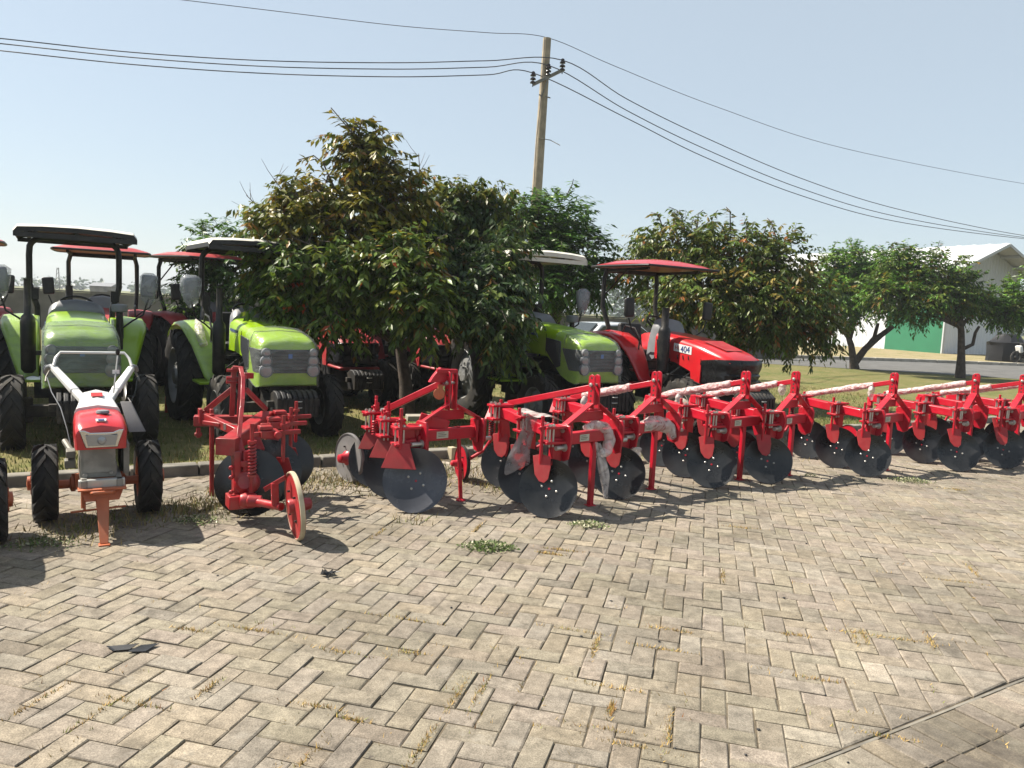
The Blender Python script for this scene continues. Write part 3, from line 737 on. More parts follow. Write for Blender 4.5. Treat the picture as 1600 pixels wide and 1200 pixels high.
def green_tractor(loc, rot, label, film=True, group='green tractors parked in the front row', longer=.3, film_m='film_haze'):
    t = thing('tractor', loc, label, 'tractor', rot, group)
    tractor_common(t, 'green', 'rim', fender_film=True)
    weights(t)
    hb = MB()
    secs = [(.00, .285, .30, 1.17, .74), (.02, .315, .335, 1.215, .715), (.07, .33, .35, 1.25, .705), (.20, .335, .35, 1.285, .72), (.40, .335, .345, 1.32, .78), (.58, .335, .34, 1.345, .90), (.75, .33, .335, 1.365, 1.0), (1.05, .325, .33, 1.40, 1.03), (1.42, .32, .325, 1.43, 1.03)]
    hb.loft([hood_loop(*s) for s in secs])
    hood = hb.build('hood', 'green', t, smooth=45)
    # dark grille wrapping round the nose
    g = MB()
    def gl(z0):
        return [Vector((-.352, .30, z0)), Vector((-.350, .08, z0)), Vector((-.322, -.004, z0)), Vector((-.28, -.022, z0)), Vector((.28, -.022, z0)), Vector((.322, -.004, z0)), Vector((.350, .08, z0)), Vector((.352, .30, z0)), Vector((.30, .30, z0)), Vector((.30, .1, z0)), Vector((-.30, .1, z0)), Vector((-.30, .30, z0))]
    lo = gl(.865); up = gl(1.135)
    for l in (lo, up):
        for i in (0, 11, 7, 8): l[i] = l[i] + Vector((0, .10 if l is up else -.08, 0))
    g.loft([lo, up]); gr = g.build('grille', 'grille', hood, smooth=30, bevel=.006)
    fr = MB()
    for k in range(6): fr.box((0, -.026, .90 + k * .04), (.40, .008, .012))
    fr.build('grille_bars', 'dark_plastic', gr)
    bd = MB(); bd.box((0, -.033, 1.06), (.045, .004, .05)); bd.build('badge', 'blue', gr)
    for sg in (-1, 1):
        for z, r in ((1.10, .047), (1.005, .058), (.895, .068)): lamp(hood, (sg * .272, -.034, z), r)
        sm_ = MB(); sm_.tube([(sg * .340, .40, .80), (sg * .338, .38, 1.0), (sg * .336, .37, 1.24), (sg * .30, .37, 1.315), (0, .37, 1.334)], .0035, 5); sm_.build('hood_seam', 'decal_black', hood)
        sm_ = MB(); sm_.tube([(sg * .334, .80, 1.04), (sg * .333, .80, 1.30)], .003, 5); sm_.build('hood_seam', 'decal_black', hood)
        sp = MB(); sp.prism([(sg * .338, .44, 1.22), (sg * .338, .78, 1.25), (sg * .338, .78, 1.08), (sg * .345, .52, .87), (sg * .345, .42, .90)], (sg * .012, 0, 0))
        sp.build('side_grille', 'grille', hood, bevel=.004)
        dc = MB(); dc.prism([(sg * .326, 1.00, 1.29), (sg * .326, 1.34, 1.31), (sg * .326, 1.34, 1.275), (sg * .326, 1.00, 1.26)], (sg * .008, 0, 0)); dc.build('decal', 'decal_blue', hood)
    if film:
        f = MB()
        f.loft([[p + Vector((np.sign(p.x) * (.016 + rnd.gauss(0, .004)), rnd.gauss(0, .004) - (.05 if i == 0 else .02), rnd.gauss(0, .004) + (.014 if p.z > .9 else -.008))) for p in hood_loop(*s)] for i, s in enumerate(secs[:6])], caps=True)
        f.build('plastic_film', film_m, hood, smooth=60)
    d = MB(); d.loft([hood_loop(1.40, .30, .32, 1.47, 1.05), hood_loop(1.48, .30, .30, 1.55, 1.05, r=.14), hood_loop(1.62, .27, .28, 1.56, 1.05, r=.14), hood_loop(1.72, .22, .26, 1.42, 1.0, r=.14)])
    d.build('dashboard', 'grey_plastic', t, smooth=50)
    e = MB(); e.lathe([(.045, .72), (.075, .76), (.078, 1.30), (.07, 1.36), (.04, 1.40), (.036, 1.78), (.040, 1.80)], 18, (-.50, 1.20, 0)); e.bar((-.5, 1.2, .95), (-.25, 1.2, .95), .05, .05)
    e.build('exhaust', 'black', t, smooth=40)
    i = MB(); i.cyl((.44, 1.22, 1.0), (.44, 1.22, 1.46), .038, 14); i.build('air_intake', 'black', t)
    i = MB(); i.lathe([(.05, 0), (.085, .01), (.09, .05), (.085, .09), (.03, .10)], 18, (.44, 1.22, 1.45)); i.build('intake_cap', 'grey_plastic', t, smooth=40)
    rops(t)
    c = MB()
    rows = []
    for yy in (1.18, 1.24, 1.6, 2.1, 2.5, 2.56):
        rows.append([Vector((x, yy, 2.40 + .035 * (1 - (x / .66) ** 2) - (.03 if yy in (1.18, 2.56) else 0) - (.05 if abs(x) > .61 else 0))) for x in (-.63, -.59, -.35, 0, .35, .59, .63)])
    bot = [[p - Vector((0, 0, .055)) for p in r] for r in rows]
    c.grid(rows); can = c.build('canopy', 'cream', t, smooth=40)
    u = MB(); u.loft([[r[0] for r in bot] + [r[-1] for r in reversed(bot)], [r[0] + Vector((0, 0, -.0)) for r in rows] + [r[-1] for r in reversed(rows)]], caps=False)
    u.grid(bot)
    e1 = [p for p in rows[0]]; u.grid([bot[0], [p - Vector((0, 0, .004)) for p in rows[0]]]); u.grid([bot[-1], [p - Vector((0, 0, .004)) for p in rows[-1]]])
    for x in (-.5, 0, .5): u.bar((x, 1.25, 2.335), (x, 2.5, 2.335), .05, .03)
    u.build('canopy_lining', 'dark_plastic', can, smooth=30)
    mirror(t, 1); mirror(t, -1)
    if longer: stretch(t, longer)
    return t

def stretch(t, d=.30):
    """longer wheelbase: everything behind the front axle moves back"""
    for o in t.children_recursive:
        if 'wheel' in o.name and 'steering' not in o.name:
            if o.parent == t and o.location.y > 1: o.location.y += d
            continue
        if o.name.startswith('tyre') or o.type != 'MESH': continue
        k = o.matrix_local.translation
        if k.length > .01: o.location.y += d * min(1, max(0, (k.y - .7) / .5)); continue
        for v in o.data.vertices: v.co.y += d * min(1, max(0, (v.co.y - .7) / .5))
def text_part(txt, size, m, parent, loc, ex=.002, rotm=None):
    cu = bpy.data.curves.new('txt', 'FONT'); cu.body = txt; cu.size = size; cu.extrude = ex
    cu.align_x = 'CENTER'; cu.align_y = 'CENTER'
    o = bpy.data.objects.new('txt', cu); COL.objects.link(o)
    dg = bpy.context.evaluated_depsgraph_get(); me = bpy.data.meshes.new_from_object(o.evaluated_get(dg))
    bpy.data.objects.remove(o); me.materials.clear(); me.materials.append(M[m])
    r = bpy.data.objects.new('model_number', me); COL.objects.link(r); r.parent = parent
    r.matrix_local = Matrix.Translation(loc) @ (rotm.to_4x4() if rotm else Matrix())
    return r

def red_tractor(loc, rot, label, nose_wrap=True, paint='tractor_red', rim='rimdust', group=None, film=False):
    t = thing('tractor', loc, label, 'tractor', rot, group)
    tractor_common(t, paint, rim)
    weights(t, y=-.22)
    secs = [(-.02, .26, .30, 1.07, 1.045), (.03, .31, .335, 1.11, 1.05), (.15, .34, .36, 1.16, 1.05), (.45, .355, .365, 1.24, 1.05), (.46, .355, .365, 1.243, .70), (.62, .355, .36, 1.275, .70), (.66, .35, .355, 1.28, .88), (1.0, .34, .345, 1.335, .98), (1.45, .33, .335, 1.385, 1.0)]
    hb = MB(); hb.loft([hood_loop(*s, r=.10) for s in secs]); hood = hb.build('hood', paint, t, smooth=40)
    vp = MB(); vp.prism([(-.15, .20, 1.165 + .028), (.15, .20, 1.165 + .028), (.19, .62, 1.276 + .026), (-.19, .62, 1.276 + .026)], (0, 0, .006)); vp.build('hood_vent', 'old_red', hood)
    nm = 'film_black' if nose_wrap else 'grille'
    nb = MB(); lo = []
    for z, k in ((.70, .86), (.74, .94), (.80, .97), (.82, .94), (.88, .99), (.90, .955), (.955, 1.0), (1.0, 1.0), (1.06, 1.01), (1.085, .985)):
        L = []
        for x, y in ((-.36, .47), (-.365, .2), (-.34, .03), (-.28, -.04), (-.1, -.06), (.1, -.06), (.28, -.04), (.34, .03), (.365, .2), (.36, .47)):
            L.append(Vector((x * k + rnd.gauss(0, .004), .47 - (.47 - y) * k + rnd.gauss(0, .005), z + rnd.gauss(0, .003))))
        lo.append(L)
    nb.loft(lo); nose = nb.build('nose_grille', nm, t, smooth=50)
    ch = MB(); ch.prism([(-.33, -.02, .66), (.33, -.02, .66), (.35, .5, .68), (-.35, .5, .68)], (0, 0, .05)); ch.build('chin', paint, t, bevel=.02)
    for sg in (-1, 1):
        if not nose_wrap: lamp(nose, (sg * .24, -.062, .95), .06)
        st = MB(); st.prism([(sg * .345, 1.28, 1.27), (sg * .345, 1.40, 1.28), (sg * .345, 1.36, 1.02), (sg * .345, 1.24, 1.02)], (sg * .008, 0, 0)); st.build('stripe', 'decal_black', hood)
        for k in range(3):
            v = MB(); y = .72 + k * .11; v.tube([(sg * .352, y, 1.085), (sg * .357, y - .01, 1.06), (sg * .360, y - .02, 1.03)], .007, 6); v.build('side_slot', 'decal_black', hood)
        rm = Matrix(((0, 0, sg), (sg * 1, 0, 0), (0, 1, 0)))
        # text runs front-to-back on either flank
        back = MB(); back.prism([(sg * .345, .66, 1.215), (sg * .345, 1.02, 1.25), (sg * .345, 1.02, 1.14), (sg * .345, .66, 1.105)], (sg * .010, 0, 0)); back.build('decal_plate', 'decal_white', hood)
        text_part('404', .125, 'decal_blue', hood, (sg * .357, .785, 1.168), .002, rm)
        text_part('Hi', .085, 'decal_red', hood, (sg * .357, .955, 1.186), .002, rm)
    d = MB(); d.loft([hood_loop(1.42, .24, .27, 1.42, 1.05), hood_loop(1.50, .27, .28, 1.56, 1.0, r=.16), hood_loop(1.62, .26, .27, 1.58, .95, r=.16), hood_loop(1.74, .20, .24, 1.42, .95, r=.14)])
    d.build('dashboard', 'grey_plastic', t, smooth=50)
    e = MB(); e.lathe([(.05, .80), (.085, .84), (.088, 1.40), (.08, 1.44), (.055, 1.47), (.052, 1.72), (.056, 1.74)], 18, (-.46, 1.12, 0)); e.bar((-.46, 1.12, 1.0), (-.25, 1.12, 1.0), .05, .05)
    e.build('exhaust', 'black', t, smooth=40)
    r = MB()
    for sg in (-1, 1):
        r.tube([(sg * .52, 2.40, 1.22), (sg * .52, 2.34, 1.40), (sg * .54, 2.50, 1.72), (sg * .54, 2.50, 2.15), (sg * .50, 2.48, 2.30)], .036, 10)
        r.bar((sg * .5, 2.5, 2.28), (sg * .5, 1.5, 2.30), .04, .04); r.cyl((sg * .52, 2.5, 1.9), (sg * .5, 2.0, 2.28), .012, 6)
    r.cyl((-.54, 2.49, 2.28), (.54, 2.49, 2.28), .034, 10)
    r.build('rollover_frame', 'black', t, smooth=50)
    c = MB(); rows = []
    ys = [1.28, 1.32, 1.44, 1.68, 1.98, 2.28, 2.5, 2.6, 2.64]
    for k, y in enumerate(ys):
        f = 1 - abs((y - 1.96) / .68) ** 4
        rows.append([Vector((x * (.93 + .07 * f), y, 2.33 + .095 * max(0, f) * (1 - abs(x / .74) ** 3) + .03 * max(0, f))) for x in (-.74, -.70, -.5, -.25, 0, .25, .5, .70, .74)])
    c.grid(rows); bt = [[Vector((p.x, p.y, 2.325)) for p in r_] for r_ in rows]; c.grid(bt)
    c.grid([rows[0], bt[0]]); c.grid([rows[-1], bt[-1]]); c.grid([[r_[0] for r_ in rows], [r_[0] for r_ in bt]]); c.grid([[r_[-1] for r_ in rows], [r_[-1] for r_ in bt]])
    can = c.build('canopy', paint, t, smooth=50)
    edge = MB(); rim_pts = [r_[0] for r_ in rows] + rows[-1] + [r_[-1] for r_ in reversed(rows)] + list(reversed(rows[0]))
    edge.tube([Vector((p.x, p.y, 2.33)) for i, p in enumerate(rim_pts) if i == 0 or (p - rim_pts[i - 1]).length > .01], .018, 8, caps=False); edge.build('canopy_edge', 'dark_plastic', can)
    mirror(t, 1, 'dark_plastic', film, 1.72, 1.55); mirror(t, -1, 'dark_plastic', film, 1.72, 1.55)
    y = MB(); y.box((-.60, 1.215, .64), (.07, .012, .045)); y.build('reflector', 'yellow', t)
    return t

GT1 = green_tractor(W(.26, 8.93), AL, 'dull lime green tractor seen squarely from the front behind the walking tractor', film_m='film_dim')
GT2 = green_tractor(W(2.33, 8.85), AL + rad(3), 'bright lime green tractor under the reddish tree, its nose in clear film', longer=0)
GT3 = green_tractor(W(6.38, 8.32), AL + rad(0), 'lime green tractor beside the red tractor, half hidden by hanging branches', longer=.1)
GT3.scale = (1.03, 1.03, 1.07)
for o_ in GT3.children_recursive:
    if o_.name.startswith('canopy_lining'):
        o_.data.materials.clear(); o_.data.materials.append(M['cream'])
GT0 = green_tractor(W(-1.72, 9.05), AL, 'lime green tractor mostly cut off at the left edge of the view')
RT = red_tractor(W(8.40, 7.62), AL + rad(0), 'glossy red tractor numbered 404 with black wrapped nose', group='red tractors')
# older red tractors of the rows behind
RT.scale = (1.05, 1.05, 1.06)
RB = red_tractor(W(4.05, 11.3), AL + rad(4), 'faded red tractor behind the tree trunk, nose wrapped in black film', paint='old_red', group='red tractors')
def back_red(s, t, rot, label):
    c = copy_tree(RB); c.location = W(s, t); c.rotation_euler = (0, 0, rot); c['label'] = label; return c
back_red(.62, 13.2, AL - rad(4), 'faded red tractor behind the leftmost complete green tractor, only canopy and seat showing')
back_red(3.18, 13.35, AL + rad(24), 'faded red tractor between two green tractors, turned to show its left side')
back_red(-1.35, 12.4, AL, 'faded red tractor at the far left edge behind the cut off green one')
back_red(5.6, 11.2, AL + rad(10), 'faded red tractor right of the tree trunk, its wheel rim showing beneath leaves')
# ================================================================== PLOUGHS
def local(root_loc, rot):
    ir = Matrix.Rotation(-rot, 3, 'Z')
    return lambda px, py, Y: ir @ (Q(px, py, Y) - Vector(root_loc))
def film_lump(name, pts, radii, m, parent, n=12, jit=.25, sub=4):
    """crumpled film gathered along a path"""
    pts = [Vector(p) for p in pts]; P, Rr = [], []
    for i in range(len(pts) - 1):
        for k in range(sub):
            f = k / sub; P.append(pts[i].lerp(pts[i + 1], f)); Rr.append(radii[i] * (1 - f) + radii[i + 1] * f)
    P.append(pts[-1]); Rr.append(radii[-1])
    b = MB(); b.tube(P, Rr, n); k = len(P)
    for i in range(k):
        for j in range(n):
            v = Vector(b.v[i * n + j]); b.v[i * n + j] = tuple(P[i] + (v - P[i]) * (1 + rnd.uniform(-jit, jit)))
    o = b.build(name, m, parent, smooth=80); sd = o.modifiers.new('sub', 'SUBSURF'); sd.levels = sd.render_levels = 1; return o
def film_sheet(name, rows, m, parent, jit=.012):
    b = MB(); R = []
    for r in rows:
        R.append([Vector(p) + Vector((rnd.gauss(0, jit), rnd.gauss(0, jit), rnd.gauss(0, jit))) for p in r])
    b.grid(R); o = b.build(name, m, parent, smooth=60); sd = o.modifiers.new("sub", 'SUBSURF'); sd.levels = 2; sd.render_levels = 2
    return o
def add_disc(root, c, nrm, r, depth, m, bolts=4, hubm='red', boltm='zinc'):
    c = Vector(c); nrm = Vector(nrm).normalized()
    b = MB(); b.disc(c, nrm, r, depth, .005, 44, 6)
    d = b.build('disc', m, root, smooth=40)
    q = Vector((0, 0, 1)).rotation_difference(nrm)
    rr = r * .27
    for k in range(bolts):
        ks = MB()
        a = 2 * math.pi * (k + .35) / bolts
        z0 = -depth * (1 - (rr / r) ** 2)
        p = c + q @ Vector((rr * math.cos(a), rr * math.sin(a), z0 - .002)); ks.lathe([(.011, 0), (.0105, .006), (.006, .010), (0, .011)], 10, p, nrm); ks.build('disc_bolt', boltm, d)
    cp = MB(); cp.lathe([(.010, 0), (.009, .003), (0, .004)], 10, c - nrm * (depth - .001), nrm); cp.build('disc_centre', hubm, d)
    h = MB(); o = c - nrm * (depth + .006)
    h.lathe([(r * .34, 0), (r * .34, -.015), (r * .22, -.03), (r * .20, -.13), (r * .12, -.15)], 20, o, nrm); h.build('hub', hubm, d, smooth=40)
    return o - nrm * .09

def plough(name, loc, rot, label, P, group):
    """disc plough; P holds the key points in its own frame (x along the kerb, y away, z up)"""
    pm = P.get('paint', 'red')
    t = thing(name, loc, label, 'disc plough', rot, group)
    def bd(b, n, par=t, m=pm, bev=.005, **k): return b.build(n, m, par, bevel=bev, **k)
    # main beam and cross beam
    bf, br = Vector(P['beam'][0]), Vector(P['beam'][1]); w = P.get('beam_w', .10)
    b = MB(); b.bar(bf, br, w, w); beam = bd(b, 'main_beam', bev=.010)
    pl, pr = Vector(P['plates'][0]), Vector(P['plates'][1])
    b = MB(); b.bar(pl + Vector((0, .03, -.0)), pr + Vector((0, .03, -.0)), .085, .10); cross = bd(b, 'cross_beam', bev=.008)
    fx = (pr - pl); fx.z = 0; fx.normalize(); fy = Vector((0, 0, 1)).cross(fx)
    b = MB(); o = (pl + pr) / 2 + Vector((0, .03, 0)) - fy * .0445 - fx * .10
    b.prism([o - fx * .06 - Vector((0, 0, .03)), o + fx * .06 - Vector((0, 0, .03)), o + fx * .06 + Vector((0, 0, .03)), o - fx * .06 + Vector((0, 0, .03))], -fy * .003)
    b.build('maker_plate', 'label', cross)
    b = MB(); o = o - fy * .0034
    for dz, a, e in ((.015, -.045, .02), (0.0, -.045, .04), (-.013, -.045, .03)): b.prism([o + fx * a + Vector((0, 0, dz)), o + fx * e + Vector((0, 0, dz)), o + fx * e + Vector((0, 0, dz + .004)), o + fx * a + Vector((0, 0, dz + .004))], -fy * .001)
    b.build('plate_lines', 'chassis', cross)
    # hitch plates with pins
    for sg, p in ((-1, pl), (1, pr)):
        b = MB(); c = p + fx * sg * .012
        out = [(-.095, -.02), (-.07, -.16), (-.02, -.185), (.05, -.17), (.085, -.06), (.09, .10), (.06, .13), (-.075, .13), (-.095, .09)]
        b.prism([c + fy * a + Vector((0, 0, z)) for a, z in out], fx * sg * .022)
        hp = bd(b, 'hitch_plate', bev=.006)
        b = MB(); c2 = p + fx * sg * .03 + Vector((0, 0, -.06)) - fy * .03
        b.cyl(c2, c2 + fx * sg * .11, .020, 14); b.lathe([(.036, 0), (.036, .012), (.02, .014)], 14, c2, fx * sg)
        b.build('hitch_pin', 'zinc', hp, smooth=40)
        b = MB(); b.lathe([(.022, 0), (.020, .012), (0, .016)], 10, p + fx * sg * .034 + Vector((0, 0, .08)), fx * sg); b.build('plate_bolt', 'zinc', hp)
        b = MB(); b.lathe([(.016, 0), (.014, .010), (0, .012)], 10, p + fx * sg * .034 + Vector((0, 0, -.13)) + fy * .02, fx * sg); b.build('plate_bolt', 'zinc', hp)
        b = MB(); b.bar(p + fx * sg * .02 + fy * .03 + Vector((0, 0, .02)), p + fx * sg * .10 + fy * .10 + Vector((0, 0, .02)), .03, .16); bd(b, 'gusset', par=hp)
    # mast: two straps, dark discs painted in for the shaded holes
    mt, mb = Vector(P['mast'][1]), Vector(P['mast'][0])
    for sg in (-1, 1):
        b = MB(); n = 8; o = fx * sg * .028; hw = .036
        pts = [mb + o - fy * hw, mb + o + fy * hw] + [mt + o + fy * hw * math.cos(math.pi * k / n) + Vector((0, 0, hw * math.sin(math.pi * k / n) - hw)) for k in range(n + 1)]
        b.prism(pts, fx * sg * .014); ms = bd(b, 'mast', bev=.003)
        H = mt.z - mb.z
        for k, f in enumerate((.90, .52, .37, .22)):
            b = MB(); c = mb + o + fx * sg * .0142 + Vector((0, 0, H * f)); b.lathe([(.011, 0), (0, .0004)], 10, c, fx * sg); b.build('painted_hole', 'chassis', ms)
    b = MB(); c = mb.lerp(mt, .70); b.cyl(c - fx * .055, c + fx * .055, .012, 8)
    for sg in (-1, 1): b.lathe([(.019, 0), (.019, .012), (.008, .018)], 6, c + fx * sg * .044, fx * sg)
    b.build('mast_bolt', 'zinc', t)
    # braces fold from the mast foot down to the plates
    for sg, p in ((-1, pl), (1, pr)):
        b = MB(); a0 = mb + fx * sg * .030 + Vector((0, 0, .05)); e0 = p + fx * sg * .012 + Vector((0, 0, .13)); e1 = p + fx * sg * .020 + Vector((0, 0, -.02))
        b.bar(a0, e0, .075, .013, up=fx * sg); b.bar(e0 + Vector((0, 0, .006)), e1, .075, .013, up=fx * sg); bd(b, 'brace', bev=.003)
    b = MB(); f = .62; q0 = mb.lerp(pl + Vector((0, 0, .13)), f) + fy * .045; q1 = mb.lerp(pr + Vector((0, 0, .13)), f) + fy * .045
    b.bar(q0, q1, .014, .085); bd(b, 'tie_bar')
    # top strut
    l0, l1 = Vector(P['strut'][0]), Vector(P['strut'][1])
    b = MB(); b.bar(l0, l1, .046, .056); b.box(l1 - Vector((0, 0, .03)), (.07, .08, .08)); bd(b, 'top_strut', bev=.006)
    b = MB(); b.cyl(l1 + Vector((-.05, 0, 0)), l1 + Vector((.05, 0, 0)), .016, 10); b.build('strut_bolt', 'zinc', t)
    # discs, their arms, clamps and scrapers
    for k, (dc, rod) in enumerate(zip(P['discs'], P['rods'])):
        dc, rod = Vector(dc), Vector(rod)
        nrm = Vector(P['disc_n']).normalized()
        hub = add_disc(t, dc, nrm, P['disc_r'], P['disc_r'] * .24, P['disc_m'][k], 4, pm)
        f = (rod.y - bf.y) / (br.y - bf.y); f = min(1, max(0, f)); on = bf.lerp(br, f)
        b = MB(); top = on + Vector((.0, .0, -.05)); mid = hub.lerp(top, .5); mid.x = top.x * .6 + hub.x * .4
        b.bar(top + Vector((0, 0, .02)), mid, .10, .07, up=(0, 1, 0)); b.bar(mid, hub, .09, .075, up=(0, 1, 0)); bd(b, 'disc_arm', bev=.012)
        b = MB(); cx = on - fx * (w / 2 + .028)
        for dz in (w / 2 + .014, -w / 2 - .016): b.box(on + Vector((-.03, 0, dz)), (w + .13, .13, .022))
        clm = bd(b, 'clamp', bev=.004)
        b = MB()
        for dx in (-w / 2 - .055, -w / 2 - .018):
            for dy in (-.045, .045): b.cyl(on + Vector((dx, dy, -w / 2 - .05)), on + Vector((dx, dy, w / 2 + .045)), .009, 8); b.lathe([(.016, 0), (.016, .014), (.009, .014)], 6, on + Vector((dx, dy, w / 2 + .026)))
        b.build('clamp_bolts', 'zinc', clm)
        b = MB()
        rt = Vector((rod.x, rod.y, P['rod_top'])); rb = Vector((rod.x, rod.y, P['rod_bot']))
        b.cyl(rb, rt, .015, 10); b.bar(on + Vector((-.05, 0, w / 2 + .035)), rt + Vector((0, 0, -.10)), .035, .02)
        b.lathe([(.026, 0), (.026, .03)], 10, rt + Vector((0, 0, -.115)))
        b.cyl(rt + Vector((0, 0, -.10)), rt + Vector((-.05, -.02, -.10)), .009, 6)
        sc = bd(b, 'scraper', bev=.002)
        b = MB(); sp = P['blade']; xx = Vector((0, 0, 1)).cross(nrm).normalized(); yy = nrm.cross(xx)
        if P.get('blade_tilt'): yy = (yy + nrm * P['blade_tilt']).normalized()
        o = rb + nrm * .012 + Vector((0, 0, .01))
        b.prism([o + xx * x + yy * y for x, y in sp], nrm * .008); b.build('scraper_blade', P.get('blade_m', 'red_matt'), sc, bevel=.002)
    # support stand
    s0, s1 = Vector(P['stand'][0]), Vector(P['stand'][1])
    b = MB()
    if P.get('round_stand'): b.cyl(s0, s1, .018, 12); b.lathe([(.045, 0), (.042, .010), (.02, .02)], 16, s1)
    else: b.bar(s0, s1, .045, .045, up=(0, 1, 0)); b.box(s1 + Vector((0, 0, .004)), (.085, .075, .008))
    bd(b, 'stand', bev=.004)
    return t, bd, (fx, fy)

def spring(b, p0, p1, r, wire, turns, n=12):
    p0, p1 = Vector(p0), Vector(p1); d = p1 - p0; q = Vector((0, 0, 1)).rotation_difference(d.normalized()); N = turns * n
    b.tube([p0 + d * (k / N) + q @ Vector((r * math.cos(2 * math.pi * k / n), r * math.sin(2 * math.pi * k / n), 0)) for k in range(N + 1)], wire, 6)
def furrow_wheel(t, c, nrm, r, mface, mrim, hubm, arm=None, armr=.02, th=.03):
    c = Vector(c); nrm = Vector(nrm).normalized()
    b = MB(); b.lathe([(r * .16, -.012), (r * .95, -.012), (r * .97, -.02), (r * .97, .02), (r * .95, .012), (r * .16, .012)], 40, c, nrm, caps=False)
    w = b.build('furrow_wheel', mface, t, smooth=35)
    b = MB(); b.lathe([(r * .955, -th / 2), (r, -th * .42), (r * 1.01, 0), (r, th * .42), (r * .955, th / 2)], 44, c, nrm, caps=False); b.build('wheel_edge', mrim, w, smooth=60, solid=.004)
    b = MB(); b.lathe([(r * .20, -.05), (r * .22, -.04), (r * .22, .03), (r * .30, .035), (r * .20, .06), (r * .17, .11), (r * .10, .12)], 18, c, nrm); b.build('hub', hubm, w, smooth=35)
    b = MB()
    for k in range(4):
        a = 2 * math.pi * (k + .5) / 4; q = Vector((0, 0, 1)).rotation_difference(nrm); p = c + q @ Vector((r * .5 * math.cos(a), r * .5 * math.sin(a), 0)); b.cyl(p - nrm * .03, p + nrm * .03, .008, 6)
    b.build('wheel_bolts', 'chassis', w)
    return w

# ---- the row of eight ploughs with curved scrapers
BASE = W(4.12, 5.5)
shield = [(-.065, .085), (0, .105), (.075, .09), (.085, .0), (.075, -.10), (.045, -.135), (.005, -.125), (-.035, -.07)]
GP = dict(beam=((-.44, -.16, .69), (-.36, 1.10, .74)), plates=((-.36, -.17, .64), (.27, -.04, .64)), mast=((-.02, -.09, .89), (-.02, -.09, 1.19)),
          strut=((-.03, -.06, 1.07), (-.25, .98, .795)), discs=((-.55, -.23, .245), (-.48, .25, .245), (-.36, .80, .245)), disc_n=(-.66, -.68, .32), disc_r=.25,
          disc_m=('disc', 'disc', 'disc'), rods=((-.60, -.17), (-.53, .32), (-.40, .88)), rod_top=.85, rod_bot=.41, blade=[(x * 1.08, y) for x, y in shield], stand=((.03, -.06, .60), (.03, -.06, 0.0)), paint='red')
NAMES = ['first plough with curved scrapers, a grey bag hanging over its second disc',
         'second plough with curved scrapers, crumpled film bundled on its cross beam',
         'plough in the row standing straight in front of the red tractor nose',
         'plough just right of the red tractor nose, loose film end hanging from its strut',
         'plough with bare lawn behind it, its film wrapped strut longest in view',
         'plough standing below the right hand tree trunk, long film strip hanging from it',
         'plough at the right edge with its mast just inside the view',
         'plough running out of the right edge, only its strut, beam and discs in view']
P3, _bd, _ = plough('disc_plough', BASE, AL, NAMES[0], GP, 'red disc ploughs in the row')
lq = local(BASE, AL)
wc = lq(722, 725, 7.55); wc.z = .175
furrow_wheel(P3, wc, (-1, .09, 0), .175, 'red', 'rubber', 'red')
b = MB(); e = lq(757, 703, 7.55); b.tube([wc + Vector((.02, .02, 0)), wc + Vector((.06, .01, .02)), e, Vector((-.36, 1.08, .45)), Vector((-.36, 1.12, .70))], .018, 10); b.bar((-.36, 1.1, .44), (-.36, 1.1, .72), .05, .05); b.build('wheel_arm', 'red', P3, bevel=.003)
b = MB(); sp = lq(768, 655, 7.55); b.cyl(sp + Vector((0, 0, -.14)), sp + Vector((0, 0, .12)), .012, 8); b.bar(sp + Vector((-.05, 0, .0)), Vector((-.36, 1.12, .74)), .05, .02); sb = b.build('spring_rod', 'red', P3)
b = MB(); spring(b, sp + Vector((0, 0, -.16)), sp + Vector((0, 0, -.01)), .022, .006, 7); b.build('spring', 'chassis', sb)
others = [copy_tree(P3) for _ in range(7)]
for o, (s, t), r, nm in zip(others, ((5.10, 5.80), (6.36, 5.81), (7.12, 5.79), (8.62, 5.58), (10.12, 5.44), (11.0, 5.30), (12.0, 5.42)), (.02, -.04, .035, -.05, .04, -.02, .05), NAMES[1:]):
    o.location = W(s, t); o.rotation_euler = (0, 0, AL + r); o['label'] = nm
# film on each
def wrap_strut(o, f0, f1, tail=None):
    a, c = Vector(GP['strut'][0]), Vector(GP['strut'][1]); p0, p1 = a.lerp(c, f0), a.lerp(c, f1)
    N = 7; film_lump('plastic_wrap', [p0.lerp(p1, k / N) for k in range(N + 1)], [.036 + rnd.uniform(0, .014) for _ in range(N + 1)], 'film_pink', o, 12, .16, 4)
    if tail is not None:
        q = a.lerp(c, tail); film_lump('plastic_tail', [q, q + Vector((-.02, 0, -.06)), q + Vector((-.01, .01, -.13)), q + Vector((.01, 0, -.19))], [.03, .045, .035, .012], 'film_milk', o, 9, .35, 3)
wrap_strut(others[0], .25, .85, .80)
wrap_strut(others[1], .12, 1.0, .75)
wrap_strut(others[2], .15, 1.02, .98)
film_lump('plastic_end', [Vector((-.24, .93, .80)), Vector((-.22, .86, .72)), Vector((-.20, .80, .64)), Vector((-.22, .70, .70))], [.06, .065, .05, .03], 'film_milk', others[2], 10, .35, 4)
q = Vector((-.06, .04, 1.03)); film_lump('plastic_knot', [q, q + Vector((0, .01, -.06)), q + Vector((0, 0, -.13))], [.04, .05, .025], 'film_milk', others[2], 10, .3, 3)
wrap_strut(others[3], .18, 1.0, .20)
wrap_strut(others[4], .06, 1.0, None)
wrap_strut(others[5], .3, .9, .5)
wrap_strut(others[6], .05, .95, None)
